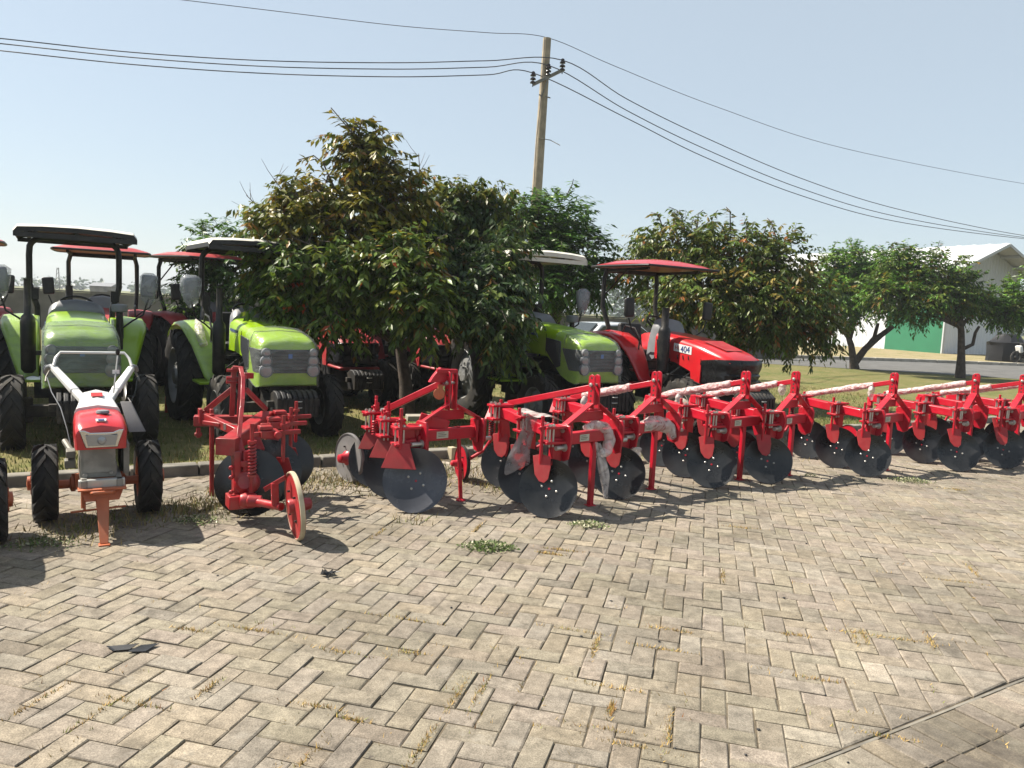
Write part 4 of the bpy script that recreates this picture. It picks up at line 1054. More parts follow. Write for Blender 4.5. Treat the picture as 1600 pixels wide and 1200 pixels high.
film_lump('plastic_end', [Vector((-.24, .95, .80)), Vector((-.20, .85, .70)), Vector((-.18, .70, .66)), Vector((-.14, .60, .72))], [.05, .065, .07, .03], 'film_milk', others[5], 10, .35, 4)
for o in (others[4],):
    film_lump('plastic_strip', [Vector((.10, .10, .62)), Vector((.12, .02, .48)), Vector((.10, 0, .30)), Vector((.13, -.02, .10)), Vector((.12, -.04, .03))], [.03, .05, .04, .055, .02], 'film_milk', o, 9, .4, 4)
# first plough: film over the beam, bundle on the cross beam, strip hanging beside the stand, bag on the second disc
film_sheet('plastic_sheet', [[Vector((-.50 + .02 * k, -.0 + .14 * k, .80)) for k in range(5)], [Vector((-.40 + .02 * k, -.02 + .14 * k, .815)) for k in range(5)], [Vector((-.28, .0 + .13 * k, .78)) for k in range(5)], [Vector((-.12, .02 + .10 * k, .73)) for k in range(5)]], 'film_milk', P3, .014)
film_lump('plastic_bundle', [Vector((-.12, -.10, .72)), Vector((.02, -.08, .74)), Vector((.14, -.06, .70)), Vector((.20, -.07, .60)), Vector((.16, -.10, .50)), Vector((.08, -.11, .47))], [.025, .042, .058, .058, .045, .035], 'film_milk', P3, 14, .20, 5)
film_sheet('plastic_strip', [[lq(x + k * w_ * .19, y + (k % 2) * 2, 6.62 - .02 * (k % 2)) for k in range(5)] for x, y, w_ in ((928, 690, 14), (931, 706, 16), (934, 725, 20), (936, 745, 22), (940, 762, 17), (943, 778, 8))], 'film_milk', P3, .006)
film_sheet('disc_bag', [[lq(786 + 9 * k, 745 - 4 * k, 6.72 + .0 * k) for k in range(6)], [lq(792 + 9 * k, 715 - 3 * k, 6.72) for k in range(5)] + [lq(828, 700, 6.75)], [lq(806 + 6 * k, 690 - 2 * k, 6.75) for k in range(6)], [lq(818 + 4 * k, 664 - k, 6.72) for k in range(6)], [lq(822 + 4 * k, 648, 6.7) for k in range(6)]], 'film_grey', P3, .006)
film_lump('plastic_bundle', [Vector((-.20, -.12, .66)), Vector((-.06, -.09, .67)), Vector((.10, -.07, .66)), Vector((.22, -.06, .62)), Vector((.25, -.10, .50))], [.05, .075, .078, .066, .035], 'film_milk', others[0], 14, .2, 5)
film_lump('plastic_strip', [Vector((-.34, -.22, .48)), Vector((-.36, -.24, .38)), Vector((-.33, -.24, .28))], [.05, .05, .02], 'film_milk', others[0], 9, .35, 4)

# ---- plough with square scrapers and a large bare disc
B2 = W(3.05, 6.1); l2 = local(B2, AL)
trap = [(-.145, -.14), (.15, -.14), (.07, .075), (-.07, .075)]
D2 = [l2(648, 753, 6.32), l2(614, 741, 6.75), l2(589, 728, 7.12)]
for v in D2: v.z = .265
R2 = [l2(626, 680, 6.35), l2(606, 665, 6.75), l2(587, 655, 7.12)]
GP2 = dict(beam=(l2(640, 680, 6.45), l2(585, 652, 7.25)), plates=(l2(662, 682, 6.50), l2(744, 674, 6.85)), mast=(l2(704, 640, 6.7), l2(705, 580, 6.7)),
           strut=(l2(692, 598, 6.72), l2(603, 640, 7.0)), discs=D2, disc_n=(-.52, -.80, .31), disc_r=.272, disc_m=('disc_steel', 'disc', 'disc'), rods=[(v.x, v.y) for v in R2], rod_top=.86, rod_bot=.48,
           blade=trap, blade_m='red_matt', stand=(l2(716, 666, 6.75), l2(720, 782, 6.75)), round_stand=True, paint='red', beam_w=.11)
z0 = (GP2['plates'][0].z + GP2['plates'][1].z) / 2
GP2['plates'][0].z = z0; GP2['plates'][1].z = z0; GP2['stand'][1].z = 0.0
GP2['mast'][1].x, GP2['mast'][1].y = GP2['mast'][0].x, GP2['mast'][0].y
PB, bd2, (fx2, fy2) = plough('disc_plough', B2, AL, 'red plough with trapezoid scrapers and one large bare grey front disc', GP2, 'red disc ploughs in the row')
b = MB(); mt2 = GP2['mast'][1]
b.prism([mt2 + Vector((-.20, .02, -.10)), mt2 + Vector((-.02, .02, -.10)), mt2 + Vector((-.02, .02, .01)), mt2 + Vector((-.10, .02, .03)), mt2 + Vector((-.16, .02, -.04))], (0, .05, 0))
b.bar(mt2 + Vector((-.13, .04, 0)), mt2 + Vector((.05, .0, .0)), .05, .035); b.build('top_bracket', 'red', PB, bevel=.005)
b = MB(); b.lathe([(.05, -.02), (.05, .02)], 14, mt2 + Vector((-.10, .03, -.20)), (-.6, -.8, 0)); b.bar(mt2 + Vector((-.09, .03, -.12)), mt2 + Vector((-.10, .03, -.2)), .05, .03); b.build('pulley', 'orange', PB, bevel=.004)
fw = l2(546, 710, 7.25); fw.z = .235
furrow_wheel(PB, fw, (-.92, -.22, .02), .235, 'wheel_grey', 'wheel_grey', 'red')
b = MB(); b.tube([fw + Vector((.02, 0, 0)), fw + Vector((.12, .02, .02)), fw + Vector((.22, .05, .12)), GP2['beam'][1] + Vector((0, .02, -.05))], .024, 10); b.bar(GP2['beam'][1], GP2['beam'][1] + Vector((0, 0, -.25)), .06, .06); b.build('wheel_arm', 'red', PB, bevel=.004)
b = MB(); q = l2(585, 660, 7.0); spring(b, q + Vector((0, 0, -.12)), q + Vector((0, 0, .02)), .020, .007, 6); b.build('spring', 'red', PB)
b = MB(); q = l2(567, 648, 7.1); b.bar(q, l2(592, 645, 7.1), .04, .03); b.cyl(l2(588, 652, 7.1), l2(588, 624, 7.1), .014, 8); b.cyl(l2(591, 652, 7.15), l2(591, 629, 7.15), .012, 8); b.build('depth_screw', 'red', PB, bevel=.003)
b = MB(); c = l2(741, 672, 6.85); b.box(c, (.02, .13, .20)); b.box(c + Vector((.085, .01, 0)), (.02, .13, .20)); b.box(c + Vector((.04, .05, .02)), (.09, .03, .12)); b.build('clevis', 'red', PB, bevel=.005)
b = MB(); b.bar(l2(655, 655, 6.6), l2(700, 668, 6.65), .02, .12); b.box(l2(661, 695, 6.5), (.10, .03, .17)); b.build('side_plate', 'red', PB, bevel=.005)

# ---- worn plough seen from behind, spring and furrow wheel towards the paving
B1 = W(1.35, 6.1); l1 = local(B1, AL)
t1 = thing('disc_plough', B1, 'worn dark red plough with coil spring, seen from behind with its furrow wheel nearest', 'disc plough', AL, 'red disc ploughs in the row')
def b1(b, n, m='red_old', par=t1, bev=.005, **k): return b.build(n, m, par, bevel=bev, **k)
L = l1
rear, front = L(358, 695, 5.85), L(418, 652, 6.75)
b = MB(); b.bar(rear, front, .12, .12); beam1 = b1(b, 'main_beam', bev=.012)
b = MB(); b.box(rear + (rear - front).normalized() * .03, (.15, .10, .13), Matrix.Rotation(math.atan2((rear - front).y, (rear - front).x) + math.pi / 2, 3, 'Z')); b1(b, 'beam_end')
b = MB(); hl, hr = L(303, 657, 6.60), L(395, 654, 6.75); hr.z = hl.z; b.bar(hl, hr, .10, .09); b1(b, 'cross_beam', bev=.008)
b = MB(); b.bar(L(318, 650, 6.6), L(372, 675, 6.2), .06, .07); b1(b, 'side_beam')
b = MB(); o = L(360, 667, 6.28); b.box(o, (.11, .006, .05), Matrix.Rotation(rad(-28), 3, 'Z')); b.build('maker_plate', 'label', t1)
for x in (313, 330):
    b = MB(); p = L(x, 650, 6.58); b.box(p, (.03, .09, .13)); b1(b, 'lug')
b = MB(); p = L(310, 668, 6.58); b.bar(p, p + Vector((0, 0, -.09)), .035, .03); b.cyl(p + Vector((-.03, 0, -.06)), p + Vector((.03, 0, -.06)), .018, 8); b1(b, 'hitch_pin')
mt, mb = L(366, 574, 6.55), L(362, 650, 6.55)
b = MB(); b.bar(mb, mt, .042, .03, up=(0, 1, 0)); b1(b, 'mast')
b = MB(); m2, n2 = L(377, 576, 6.55), L(374, 652, 6.5); b.bar(n2, m2, .04, .03, up=(0, 1, 0)); b.bar(mt + Vector((-.01, 0, 0)), m2 + Vector((.015, 0, 0)), .05, .03); b1(b, 'mast')
b = MB()
for f in (.94, .78, .70): p = mb.lerp(mt, f); b.cyl(p + Vector((-.06, 0, 0)), p + Vector((.07, -.01, 0)), .014, 8)
b1(b, 'mast_bolts', bev=0)
b = MB(); pts = [L(376, 575, 6.5), L(380, 590, 6.4), L(379, 625, 6.2), L(375, 665, 6.0), L(373, 685, 5.9)]
for i in range(4): b.bar(pts[i], pts[i + 1], .034, .016, up=(0, -1, .3))
b1(b, 'rear_strap', bev=.003)
b = MB(); b.bar(L(363, 608, 6.55), L(321, 642, 6.6), .03, .045); b.bar(L(321, 641, 6.6), L(320, 655, 6.6), .03, .045); b1(b, 'brace')
b = MB(); b.bar(L(384, 608, 6.55), L(416, 640, 6.8), .03, .04); b1(b, 'brace')
b = MB(); b.bar(L(382, 587, 6.5), L(393, 587, 6.6), .05, .05); b1(b, 'top_lug')
s0, s1 = L(331, 656, 6.5), L(331, 776, 6.5); s1.z = 0; b = MB(); b.cyl(s0 + Vector((0, 0, .05)), s1, .020, 12); b1(b, 'stand', bev=.002)
b = MB(); b.bar(L(318, 660, 6.45), L(345, 664, 6.35), .03, .035); b1(b, 'stand_clip')
dn1 = Vector((.35, .90, -.22))
for k, (px, py, Y) in enumerate(((390, 763, 5.98), (420, 742, 6.38), (442, 727, 6.78))):
    c = L(px, py, Y); c.z = .265
    hub = add_disc(t1, c, dn1, .27, .06, 'disc', 4, 'red_old')
    top = rear.lerp(front, (.12, .5, .88)[k]); b = MB(); b.bar(top, hub.lerp(top, .45), .10, .12, up=(0, 1, 0)); b.bar(hub.lerp(top, .45), hub, .09, .10, up=(0, 1, 0)); b.lathe([(.085, -.05), (.10, 0), (.09, .05), (.05, .08)], 16, hub, -dn1); b1(b, 'disc_arm', bev=.012)
    a = L((400, 414, 424)[k] + 4, (678, 664, 653)[k], (6.0, 6.35, 6.7)[k]); e = a + Vector((.34, .04, .0)); q0 = a + Vector((-.06, -.02, 0))
    b = MB(); b.bar(q0, e, .03, .035); b.box(a + Vector((.08, 0, 0)), (.14, .12, .06)); b.box(a + Vector((.05, 0, .05)), (.10, .10, .03)); b.lathe([(.03, 0), (.03, .04)], 10, a + Vector((.13, -.07, 0)), (0, -1, 0)); b1(b, 'clamp')
    r0 = a + Vector((.20, .02, .14)); r1 = a + Vector((.20, .02, -.24)); b = MB(); b.cyl(r0, r1, .016, 8); b.lathe([(.03, 0), (.03, .02)], 8, r0 + Vector((0, 0, -.09))); sc = b1(b, 'scraper', bev=0)
    b = MB(); xx = Vector((.8, -.55, 0)).normalized(); b.prism([r1 + xx * x + Vector((0, .02, z)) for x, z in ((-.05, .03), (.05, .03), (.10, -.13), (-.09, -.13))], (.004, .008, 0)); b.build('scraper_blade', 'red_matt', sc)
# rear leg, spring, wheel
b = MB(); b.bar(L(369, 704, 5.82), L(369, 770, 5.82), .05, .11, up=(0, 1, 0)); b.bar(L(384, 704, 5.82), L(384, 765, 5.82), .045, .06, up=(0, 1, 0))
for yy in (725, 742, 755): b.bar(L(366, yy, 5.80), L(388, yy, 5.80), .03, .05)
for yy in (730, 745, 768): p = L(363, yy, 5.76); b.cyl(p, p + Vector((-.02, -.03, 0)), .018, 8)
b1(b, 'rear_leg', bev=.008)
b = MB(); b.cyl(L(394, 662, 5.74), L(392, 772, 5.74), .016, 10)
for yy in (690, 743): b.lathe([(.034, -.008), (.034, .008)], 16, L(394, yy, 5.74))
b1(b, 'spring_rod', bev=0)
b = MB(); spring(b, L(394, 742, 5.74), L(394, 691, 5.74), .025, .0085, 10); b.build('spring', 'red_old', t1, smooth=60)
b = MB(); b.box(L(372, 782, 5.78), (.16, .16, .10)); b.lathe([(.05, -.06), (.06, -.03), (.06, .03), (.05, .06)], 14, L(388, 782, 5.72), (1, -.3, 0)); b.tube([L(384, 782, 5.72), L(400, 784, 5.62), L(440, 792, 5.45)], .030, 12); b.lathe([(.045, -.05), (.045, .05)], 14, L(398, 783, 5.62), (1, -.4, -.05)); b1(b, 'axle_arm', bev=.006)
b = MB(); b.prism([L(411, 762, 5.5), L(444, 743, 5.42), L(446, 750, 5.42), L(414, 769, 5.5)], (.02, .03, 0)); b.bar(L(429, 755, 5.47), L(430, 788, 5.47), .05, .03, up=(0, 1, 0)); b1(b, 'mud_scraper', bev=.003)
wc = L(461, 788, 5.42); wc.z = .247
furrow_wheel(t1, wc, (.99, -.04, .09), .247, 'red_matt', 'tan_edge', 'red_old', th=.034)

# ================================================================== WALKING TRACTORS
def walking_tractor(loc, rot, label):
    t = thing('walking_tractor', loc, label, 'walking tractor', rot, 'walking tractors')
    for sg in (-1, 1): tyre('wheel', .285, .17, .16, 13, t, (sg * .345, 0, .285), .028, sg, 'orange')
    b = MB(); b.cyl((-.30, 0, .262), (.30, 0, .262), .034, 12)
    for sg in (-1, 1): b.lathe([(.06, -.01), (.06, .02), (.034, .03)], 14, (sg * .16, 0, .262), (sg, 0, 0)); b.bar((sg * .12, -.10, .30), (sg * .14, .04, .27), .07, .12)
    b.build('axle', 'orange', t, bevel=.004)
    b = MB(); b.box((0, .10, .36), (.22, .36, .28)); b.box((0, .32, .50), (.16, .30, .20)); b.build('gearbox', 'orange', t, bevel=.02)
    b = MB()
    for sg in (-1, 1): b.box((sg * .11, -.20, .375), (.04, .75, .06))
    b.build('frame_rail', 'engine', t, bevel=.004)
    b = MB(); b.box((0, -.535, .372), (.29, .05, .066)); b.build('bumper', 'silver', t, bevel=.006)
    b = MB(); b.box((-.02, -.20, .52), (.22, .52, .24)); b.box((0, -.40, .44), (.20, .06, .10)); b.box((.17, -.12, .50), (.04, .40, .22))
    b.box((-.02, -.463, .52), (.19, .006, .17)); b.cyl((-.10, -.45, .42), (-.10, -.48, .42), .018, 8); b.cyl((.06, -.45, .43), (.06, -.49, .43), .014, 8)
    en = b.build('engine', 'engine', t, bevel=.008)
    b = MB(); b.lathe([(.11, -.02), (.125, -.015), (.125, .015), (.11, .02)], 24, (.15, -.18, .50), (1, 0, 0)); b.build('flywheel', 'chassis', en)
    b = MB(); b.box((-.185, -.28, .55), (.06, .14, .05)); b.box((-.19, -.30, .48), (.07, .10, .06)); b.cyl((-.18, -.2, .55), (-.22, -.05, .60), .022, 10); b.build('silencer', 'steel', en, bevel=.006)
    hb = MB(); secs = []
    for y, w0, w1, zt, zb in ((-.52, .145, .135, .742, .625), (-.515, .158, .150, .765, .612), (-.48, .165, .160, .785, .608), (-.40, .168, .165, .803, .615), (-.2, .168, .166, .818, .64), (-.02, .160, .165, .822, .655), (.02, .15, .155, .81, .66)):
        secs.append(hood_loop(y, w0, w1, zt, zb, r=.055))
    hb.loft(secs); hood = hb.build('hood', 'tractor_red', t, smooth=45)
    b = MB(); b.prism([(-.140, -.520, .752), (-.108, -.530, .752), (-.07, -.534, .735), (.07, -.534, .735), (.108, -.530, .752), (.140, -.520, .752), (.10, -.526, .628), (-.10, -.526, .628)], (0, -.012, 0)); hl = b.build('headlight', 'chrome', hood, bevel=.006)
    b = MB(); b.prism([(-.10, -.548, .718), (.10, -.548, .718), (.085, -.546, .642), (-.085, -.546, .642)], (0, -.004, 0)); b.lathe([(.030, 0), (.022, .010), (0, .014)], 14, (0, -.552, .68), (0, -1, 0)); b.build('lens', 'lens', hl, bevel=.002)
    b = MB(); b.lathe([(.040, 0), (.046, .008), (.040, .022), (.02, .026)], 18, (.02, -.26, .829)); b.build('fuel_cap', 'grey_plastic', hood, smooth=40)
    b = MB(); b.prism([(-.03, -.475, .800), (.03, -.475, .800), (.034, -.44, .809), (-.034, -.44, .809)], (0, -.006, .010)); b.build('emblem', 'decal_white', hood)
    b = MB(); b.prism([(-.018, -.480, .810), (.018, -.480, .810), (.02, -.456, .816), (-.02, -.456, .816)], (0, -.002, .003)); b.build('emblem_mark', 'decal_blue', hood)
    c = MB(); c.loft([hood_loop(.0, .15, .16, .838, .76, r=.03), hood_loop(.10, .125, .14, .882, .79, r=.03), hood_loop(.26, .10, .11, .925, .84, r=.03), hood_loop(.32, .09, .10, .918, .86, r=.03)]); con = c.build('console', 'white', t, smooth=40)
    b = MB(); b.prism([(-.04, .11, .907), (.04, .11, .907), (.04, .18, .927), (-.04, .18, .927)], (0, -.001, .003)); b.build('warning_decal', 'decal_red', con)
    for sg in (-1, 1):
        b = MB(); b.bar((sg * .06, .10, .84), (sg * .14, .34, .92), .065, .05, w1=.06, h1=.045); b.bar((sg * .14, .34, .92), (sg * .285, .68, 1.075), .07, .045, w1=.05, h1=.045); hd = b.build('handle_bar', 'white', t, bevel=.012)
        b = MB(); b.tube([(sg * .28, .66, 1.07), (sg * .30, .72, 1.085), (sg * .325, .78, 1.07), (sg * .335, .82, 1.04)], .019, 10); b.build('grip', 'grey_plastic', hd)
        b = MB(); b.tube([(sg * .31, .72, 1.05), (sg * .335, .70, 1.0), (sg * .34, .62, .97)], .008, 6); b.build('clutch_lever', 'steel', hd)
        b = MB(); b.tube([(sg * .33, .66, 1.0), (sg * .30, .5, .90), (sg * .24, .3, .80), (sg * .20, .1, .66), (sg * .17, 0, .50)], .004, 5); b.build('cable', 'decal_black' if sg > 0 else 'grey_plastic', t)
    b = MB(); b.tube([(-.285, .66, 1.09), (-.27, .72, 1.15), (-.235, .76, 1.195), (.235, .76, 1.195), (.27, .72, 1.15), (.285, .66, 1.09)], .012, 8); b.build('handle_rail', 'white', t, smooth=50)
    b = MB(); b.cyl((.12, .22, .92), (.165, .45, 1.20), .006, 6); lv = b.build('gear_lever', 'zinc', t)
    b = MB(); b.lathe([(.008, 0), (.017, .02), (.013, .05), (0, .055)], 10, (.165, .45, 1.20)); b.build('knob', 'decal_black', lv)
    b = MB(); b.box((.145, .34, 1.075), (.05, .006, .03)); b.build('lever_tag', 'decal_white', lv)
    b = MB(); b.prism([(.155, .02, .87), (.225, .02, .87), (.315, -.10, .655), (.205, -.10, .655)], (.0, .012, .006)); b.prism([(.225, .02, .87), (.232, .02, .87), (.322, -.10, .655), (.315, -.10, .655)], (0, .30, 0)); b.build('belt_guard', 'wheel_grey', t, bevel=.002)
    b = MB(); b.prism([(-.135, -.56, .335), (.135, -.56, .335), (.105, -.60, .262), (-.105, -.60, .262)], (0, .06, .0)); b.box((0, -.57, .345), (.30, .10, .012)); b.tube([(-.07, -.62, .325), (-.06, -.66, .335), (.06, -.66, .335), (.07, -.62, .325)], .012, 8); b.build('front_bracket', 'orange', t, bevel=.004)
    b = MB(); b.bar((0, -.58, .275), (0, -.79, .006), .085, .03, up=(0, -1, 1), w1=.05); b.box((0, -.795, .006), (.07, .06, .012)); b.build('front_stand', 'orange', t, bevel=.004)
    b = MB(); b.cyl((-.19, -.30, .12), (.17, -.28, .13), .008, 8); b.cyl((-.12, -.52, .34), (-.12, -.52, .20), .010, 8); b.cyl((-.10, -.30, .12), (-.10, -.2, .36), .008, 6); b.build('tow_rod', 'orange', t)
    return t
WT = walking_tractor(W(.29, 6.55), AL, 'red and white walking tractor with orange front stand, standing whole in view')
wt2 = copy_tree(WT); wt2.location = W(-.70, 6.08); wt2.rotation_euler = (0, 0, AL + rad(3)); wt2['label'] = 'walking tractor cut by the left edge, only a wheel and white handle end showing'

film_lump('rolled_film', [Vector((-.60, 1.55, 1.06)), Vector((-.62, 1.66, 1.19)), Vector((-.62, 1.80, 1.30)), Vector((-.60, 1.95, 1.38))], [.05, .06, .05, .03], 'film_milk', GT2, 10, .22, 4)
# ================================================================== TREES
PAL_RED = [((.045, .085, .012), 4), ((.080, .12, .016), 3), ((.14, .17, .022), 2.0), ((.19, .11, .018), .5), ((.13, .20, .03), 1.3), ((.40, .07, .02), .12)]
PAL_TOP = [((.095, .105, .012), 4), ((.145, .135, .014), 3), ((.20, .155, .018), 2.2), ((.20, .095, .015), .6), ((.065, .095, .014), 2)]
PAL_DARK_SHADE = [((.030, .060, .014), 5), ((.055, .090, .018), 3), ((.11, .15, .028), 1.2), ((.17, .09, .02), .5)]  # dark tree's leaves, the low crown's shadow put into these tones
PAL_GREEN = [((.055, .13, .020), 4), ((.09, .17, .028), 3), ((.13, .21, .035), 1.6), ((.035, .08, .016), 2)]
PAL_BRONZE = [((.065, .100, .018), 4), ((.115, .140, .024), 3), ((.19, .145, .030), 1.4), ((.09, .15, .02), 1.8), ((.28, .11, .03), .25)]
PAL_LIME = [((.075, .17, .018), 4), ((.12, .23, .026), 3), ((.16, .23, .04), 1.3), ((.19, .12, .03), .3), ((.035, .08, .015), 1.5)]

def tree(name, label, base, trunk, lobes, pal, leaf=.12, ratio=.36, droop=.6, shoots=(), bare=(), group='trees along the lawn', tr=.09, per=13, twig=.34, limbs=None, dens=1.5, pal_hi=None, z_hi=99, sprouts=6):
    """lobes: (centre, (rx, ry, rz), clusters); trunk: list of points from the base up"""
    t = thing(name, base, label, 'tree', 0, group)
    B = Vector(base)
    tk = MB(); tp = [Vector(p) - B for p in trunk]
    n = len(tp); tk.tube(tp, [tr * (1.25 if i == 0 else 1 - .5 * i / n) for i in range(n)], 12)
    for lm in (limbs or []):
        pts = [Vector(p) - B for p in lm[0]]; tk.tube(pts, [lm[1] * (1 - .5 * i / len(pts)) for i in range(len(pts))], 9)
    cum = np.cumsum([w for _, w in pal]); cum = cum / cum[-1]; pc = np.array([c for c, _ in pal]); pals = [(cum, pc)]
    if pal_hi:
        q_ = np.cumsum([w for _, w in pal_hi]); pals.append((q_ / q_[-1], np.array([c for c, _ in pal_hi])))
    tips, twigs = [], []
    top = tp[-1]
    for c, r, k in lobes:
        c = Vector(c) - B
        src = tp[max(0, n - 2)].lerp(top, rnd.random())
        m1 = src.lerp(c, .5) + Vector((rnd.gauss(0, .1), rnd.gauss(0, .1), rnd.uniform(0, .15)))
        tk.tube([src, m1, c], [tr * .5, tr * .34, tr * .18], 7)
        for _ in range(5):
            d = Vector((rnd.gauss(0, 1), rnd.gauss(0, 1), rnd.gauss(0, .7))).normalized()
            e = c + Vector((d.x * r[0], d.y * r[1], d.z * r[2])) * .8
            tk.tube([m1.lerp(c, rnd.uniform(.4, 1)), c.lerp(e, .55) + Vector((0, 0, .06)), e], [tr * .17, tr * .11, tr * .05], 5, caps=False)
        for _ in range(int(k * dens)):
            d = Vector((rnd.gauss(0, 1), rnd.gauss(0, 1), rnd.gauss(0, 1))).normalized()
            q = rnd.random() ** .45
            q = q * (1 + .10 * math.sin(d.x * 5 + c.x * 3) * math.sin(d.z * 6 + d.y * 4))
            p = c + Vector((d.x * r[0], d.y * r[1], d.z * r[2])) * q
            o = (d * .75 + Vector((rnd.gauss(0, .45), rnd.gauss(0, .45), rnd.gauss(.0, .35)))).normalized()
            twigs.append((p, o, twig * rnd.uniform(.6, 1.3), rnd.random()))
    zt = sorted(lobes, key=lambda l: -(l[0].z + l[1][2]))[:max(2, len(lobes) // 2)]
    shoots = list(shoots)
    for _ in range(sprouts):
        c, r, k = rnd.choice(zt); a = rnd.uniform(0, 6.28); q = rnd.uniform(.1, .75)
        p = Vector(c) + Vector((math.cos(a) * r[0] * q, math.sin(a) * r[1] * q, r[2] * (1 - q * q) ** .5 * .75))
        o = Vector((math.cos(a) * q * .6 + rnd.gauss(0, .2), math.sin(a) * q * .6 + rnd.gauss(0, .2), 1)).normalized(); ln = r[2] * rnd.uniform(.5, 1.0)
        shoots.append(([p, p + o * ln * .4, p + o * ln * .75 + Vector((rnd.gauss(0, .05), 0, 0)), p + o * ln + Vector((rnd.gauss(0, .12), rnd.gauss(0, .12), -.04))], leaf))
    P, D, L, C = [], [], [], []
    tw = MB()
    def leafy(p, o, ln, kk, shade, dr, lf):
        side = o.cross(Vector((0, 0, 1)))
        if side.length < .1: side = o.cross(Vector((1, 0, 0)))
        side.normalize()
        cum, pc = pals[1 if (pal_hi and p.z + B.z + rnd.gauss(0, .25) > z_hi) else 0]
        i0 = int(np.searchsorted(cum, rnd.random()))
        for i in range(kk):
            f = (i + .5) / kk
            b = p + o * (ln * f) + Vector((0, 0, -dr * .35 * ln * f * f))
            sg = 1 if i % 2 else -1
            d = o * rnd.uniform(.25, .7) + side * (sg * rnd.uniform(.4, .95)) + Vector((rnd.gauss(0, .22), rnd.gauss(0, .22), -dr * rnd.uniform(.4, 1.3)))
            P.append(b); D.append(d); L.append(lf * rnd.uniform(.6, 1.15) * (1 - .25 * f))
            k = i0 if rnd.random() < .62 else int(np.searchsorted(cum, rnd.random()))
            C.append(pc[k] * rnd.uniform(.7, 1.25))
    for p, o, ln, s in twigs:
        leafy(p, o, ln, per, s, droop, leaf)
        if rnd.random() < .30: tw.tube([p - o * ln * .35, p + o * ln * .45, p + o * ln * .95 + Vector((0, 0, -droop * .3 * ln))], [.006, .004, .002], 3, caps=False)
    for pts, lf in shoots:
        pts = [Vector(q) - B for q in pts]; tw.tube(pts, [.014 * (1 - .7 * i / len(pts)) for i in range(len(pts))], 5, caps=False)
        for i in range(len(pts) - 1):
            d = pts[i + 1] - pts[i]; k = max(2, int(d.length / .022))
            leafy(pts[i], d.normalized(), d.length, k, 1, .45, lf)
    for pts in bare:
        pts = [Vector(q) - B for q in pts]; tw.tube(pts, [.010 * (1 - .75 * i / len(pts)) for i in range(len(pts))], 4, caps=False)
        for i in range(1, len(pts)):
            for _ in range(3):
                d = (pts[i] - pts[i - 1]).normalized() * .5 + Vector((rnd.gauss(0, .5), rnd.gauss(0, .5), rnd.uniform(.1, .6))); q = pts[i - 1].lerp(pts[i], rnd.random())
                tw.tube([q, q + d * .14, q + d * .26 + Vector((0, 0, .03))], [.005, .0035, .002], 3, caps=False)
    tk.build('trunk', 'bark', t, smooth=50)
    tw.build('twigs', 'twig' if bare else 'bark', t, smooth=0)
    leaf_mesh('crown', np.array([tuple(p) for p in P]), np.array([tuple(p) for p in D]), np.array(L), ratio, np.array(C), t)
    return t
def lobe(px, py, Y, rpx, rpz, n, dy=None):
    c = Q(px, py, Y); r = rpx / FPX * Y; return (c, (r, dy or r * .8, rpz / FPX * Y), n)

# big tree with reddish leaves and upright shoots
b0 = G(637, 652); b0.z = .03; Y0 = b0.y
tree('tree', 'large tree with reddish leaves and one tall upright shoot at its top', b0,
     [b0, Q(634, 600, Y0), Q(626, 545, Y0), Q(622, 520, Y0)],
     [lobe(575, 262, 10.9, 44, 40, 52), lobe(552, 222, 10.8, 20, 26, 14), lobe(590, 228, 10.9, 22, 24, 14), lobe(500, 312, 10.6, 52, 34, 60), lobe(610, 310, 11.0, 62, 48, 85), lobe(455, 350, 10.3, 58, 38, 75), lobe(545, 345, 10.6, 75, 42, 90),
      lobe(435, 415, 10.1, 42, 40, 70), lobe(500, 420, 9.9, 60, 42, 75), lobe(455, 470, 9.9, 46, 30, 55), lobe(560, 435, 10.0, 60, 44, 75), lobe(625, 415, 9.9, 56, 46, 85), lobe(655, 470, 9.8, 56, 40, 80), lobe(520, 490, 9.9, 48, 26, 45), lobe(600, 370, 11.4, 70, 50, 60), lobe(668, 498, 9.9, 34, 26, 26)],
     PAL_RED, leaf=.175, ratio=.38, droop=.75, per=13, twig=.36, tr=.11, dens=1.8, pal_hi=PAL_TOP, z_hi=2.55, sprouts=16,
     shoots=[([Q(600, 300, 10.9), Q(570, 235, 10.8), Q(540, 195, 10.7), Q(517, 168, 10.6)], .20), ([Q(590, 290, 10.9), Q(578, 240, 10.8), Q(567, 210, 10.8)], .14), ([Q(605, 300, 10.9), Q(596, 245, 10.9), Q(588, 216, 10.8)], .14), ([Q(525, 300, 10.6), Q(505, 255, 10.6), Q(490, 243, 10.6), Q(466, 250, 10.6)], .14),
             ([Q(480, 330, 10.4), Q(455, 290, 10.4), Q(438, 276, 10.4)], .14), ([Q(560, 290, 10.7), Q(540, 250, 10.7), Q(520, 246, 10.7)], .14), ([Q(430, 360, 10.2), Q(412, 330, 10.2), Q(398, 322, 10.2)], .13), ([Q(625, 300, 11), Q(622, 270, 11), Q(612, 240, 11)], .14)],
     bare=[[Q(655, 310, 11.2), Q(656, 270, 11.2), Q(654, 240, 11.2)], [Q(430, 350, 10.3), Q(405, 325, 10.3), Q(385, 305, 10.3)], [Q(445, 320, 10.3), Q(440, 295, 10.3), Q(428, 280, 10.3)], [Q(520, 410, 9.8), Q(480, 380, 9.8), Q(455, 370, 9.8)]],
     limbs=[([Q(628, 560, Y0), Q(605, 510, Y0), Q(585, 460, 10.6)], .055), ([Q(630, 575, Y0), Q(655, 535, Y0), Q(668, 500, 10.8)], .05), ([Q(624, 530, Y0), Q(628, 470, Y0), Q(620, 400, 11)], .07)])
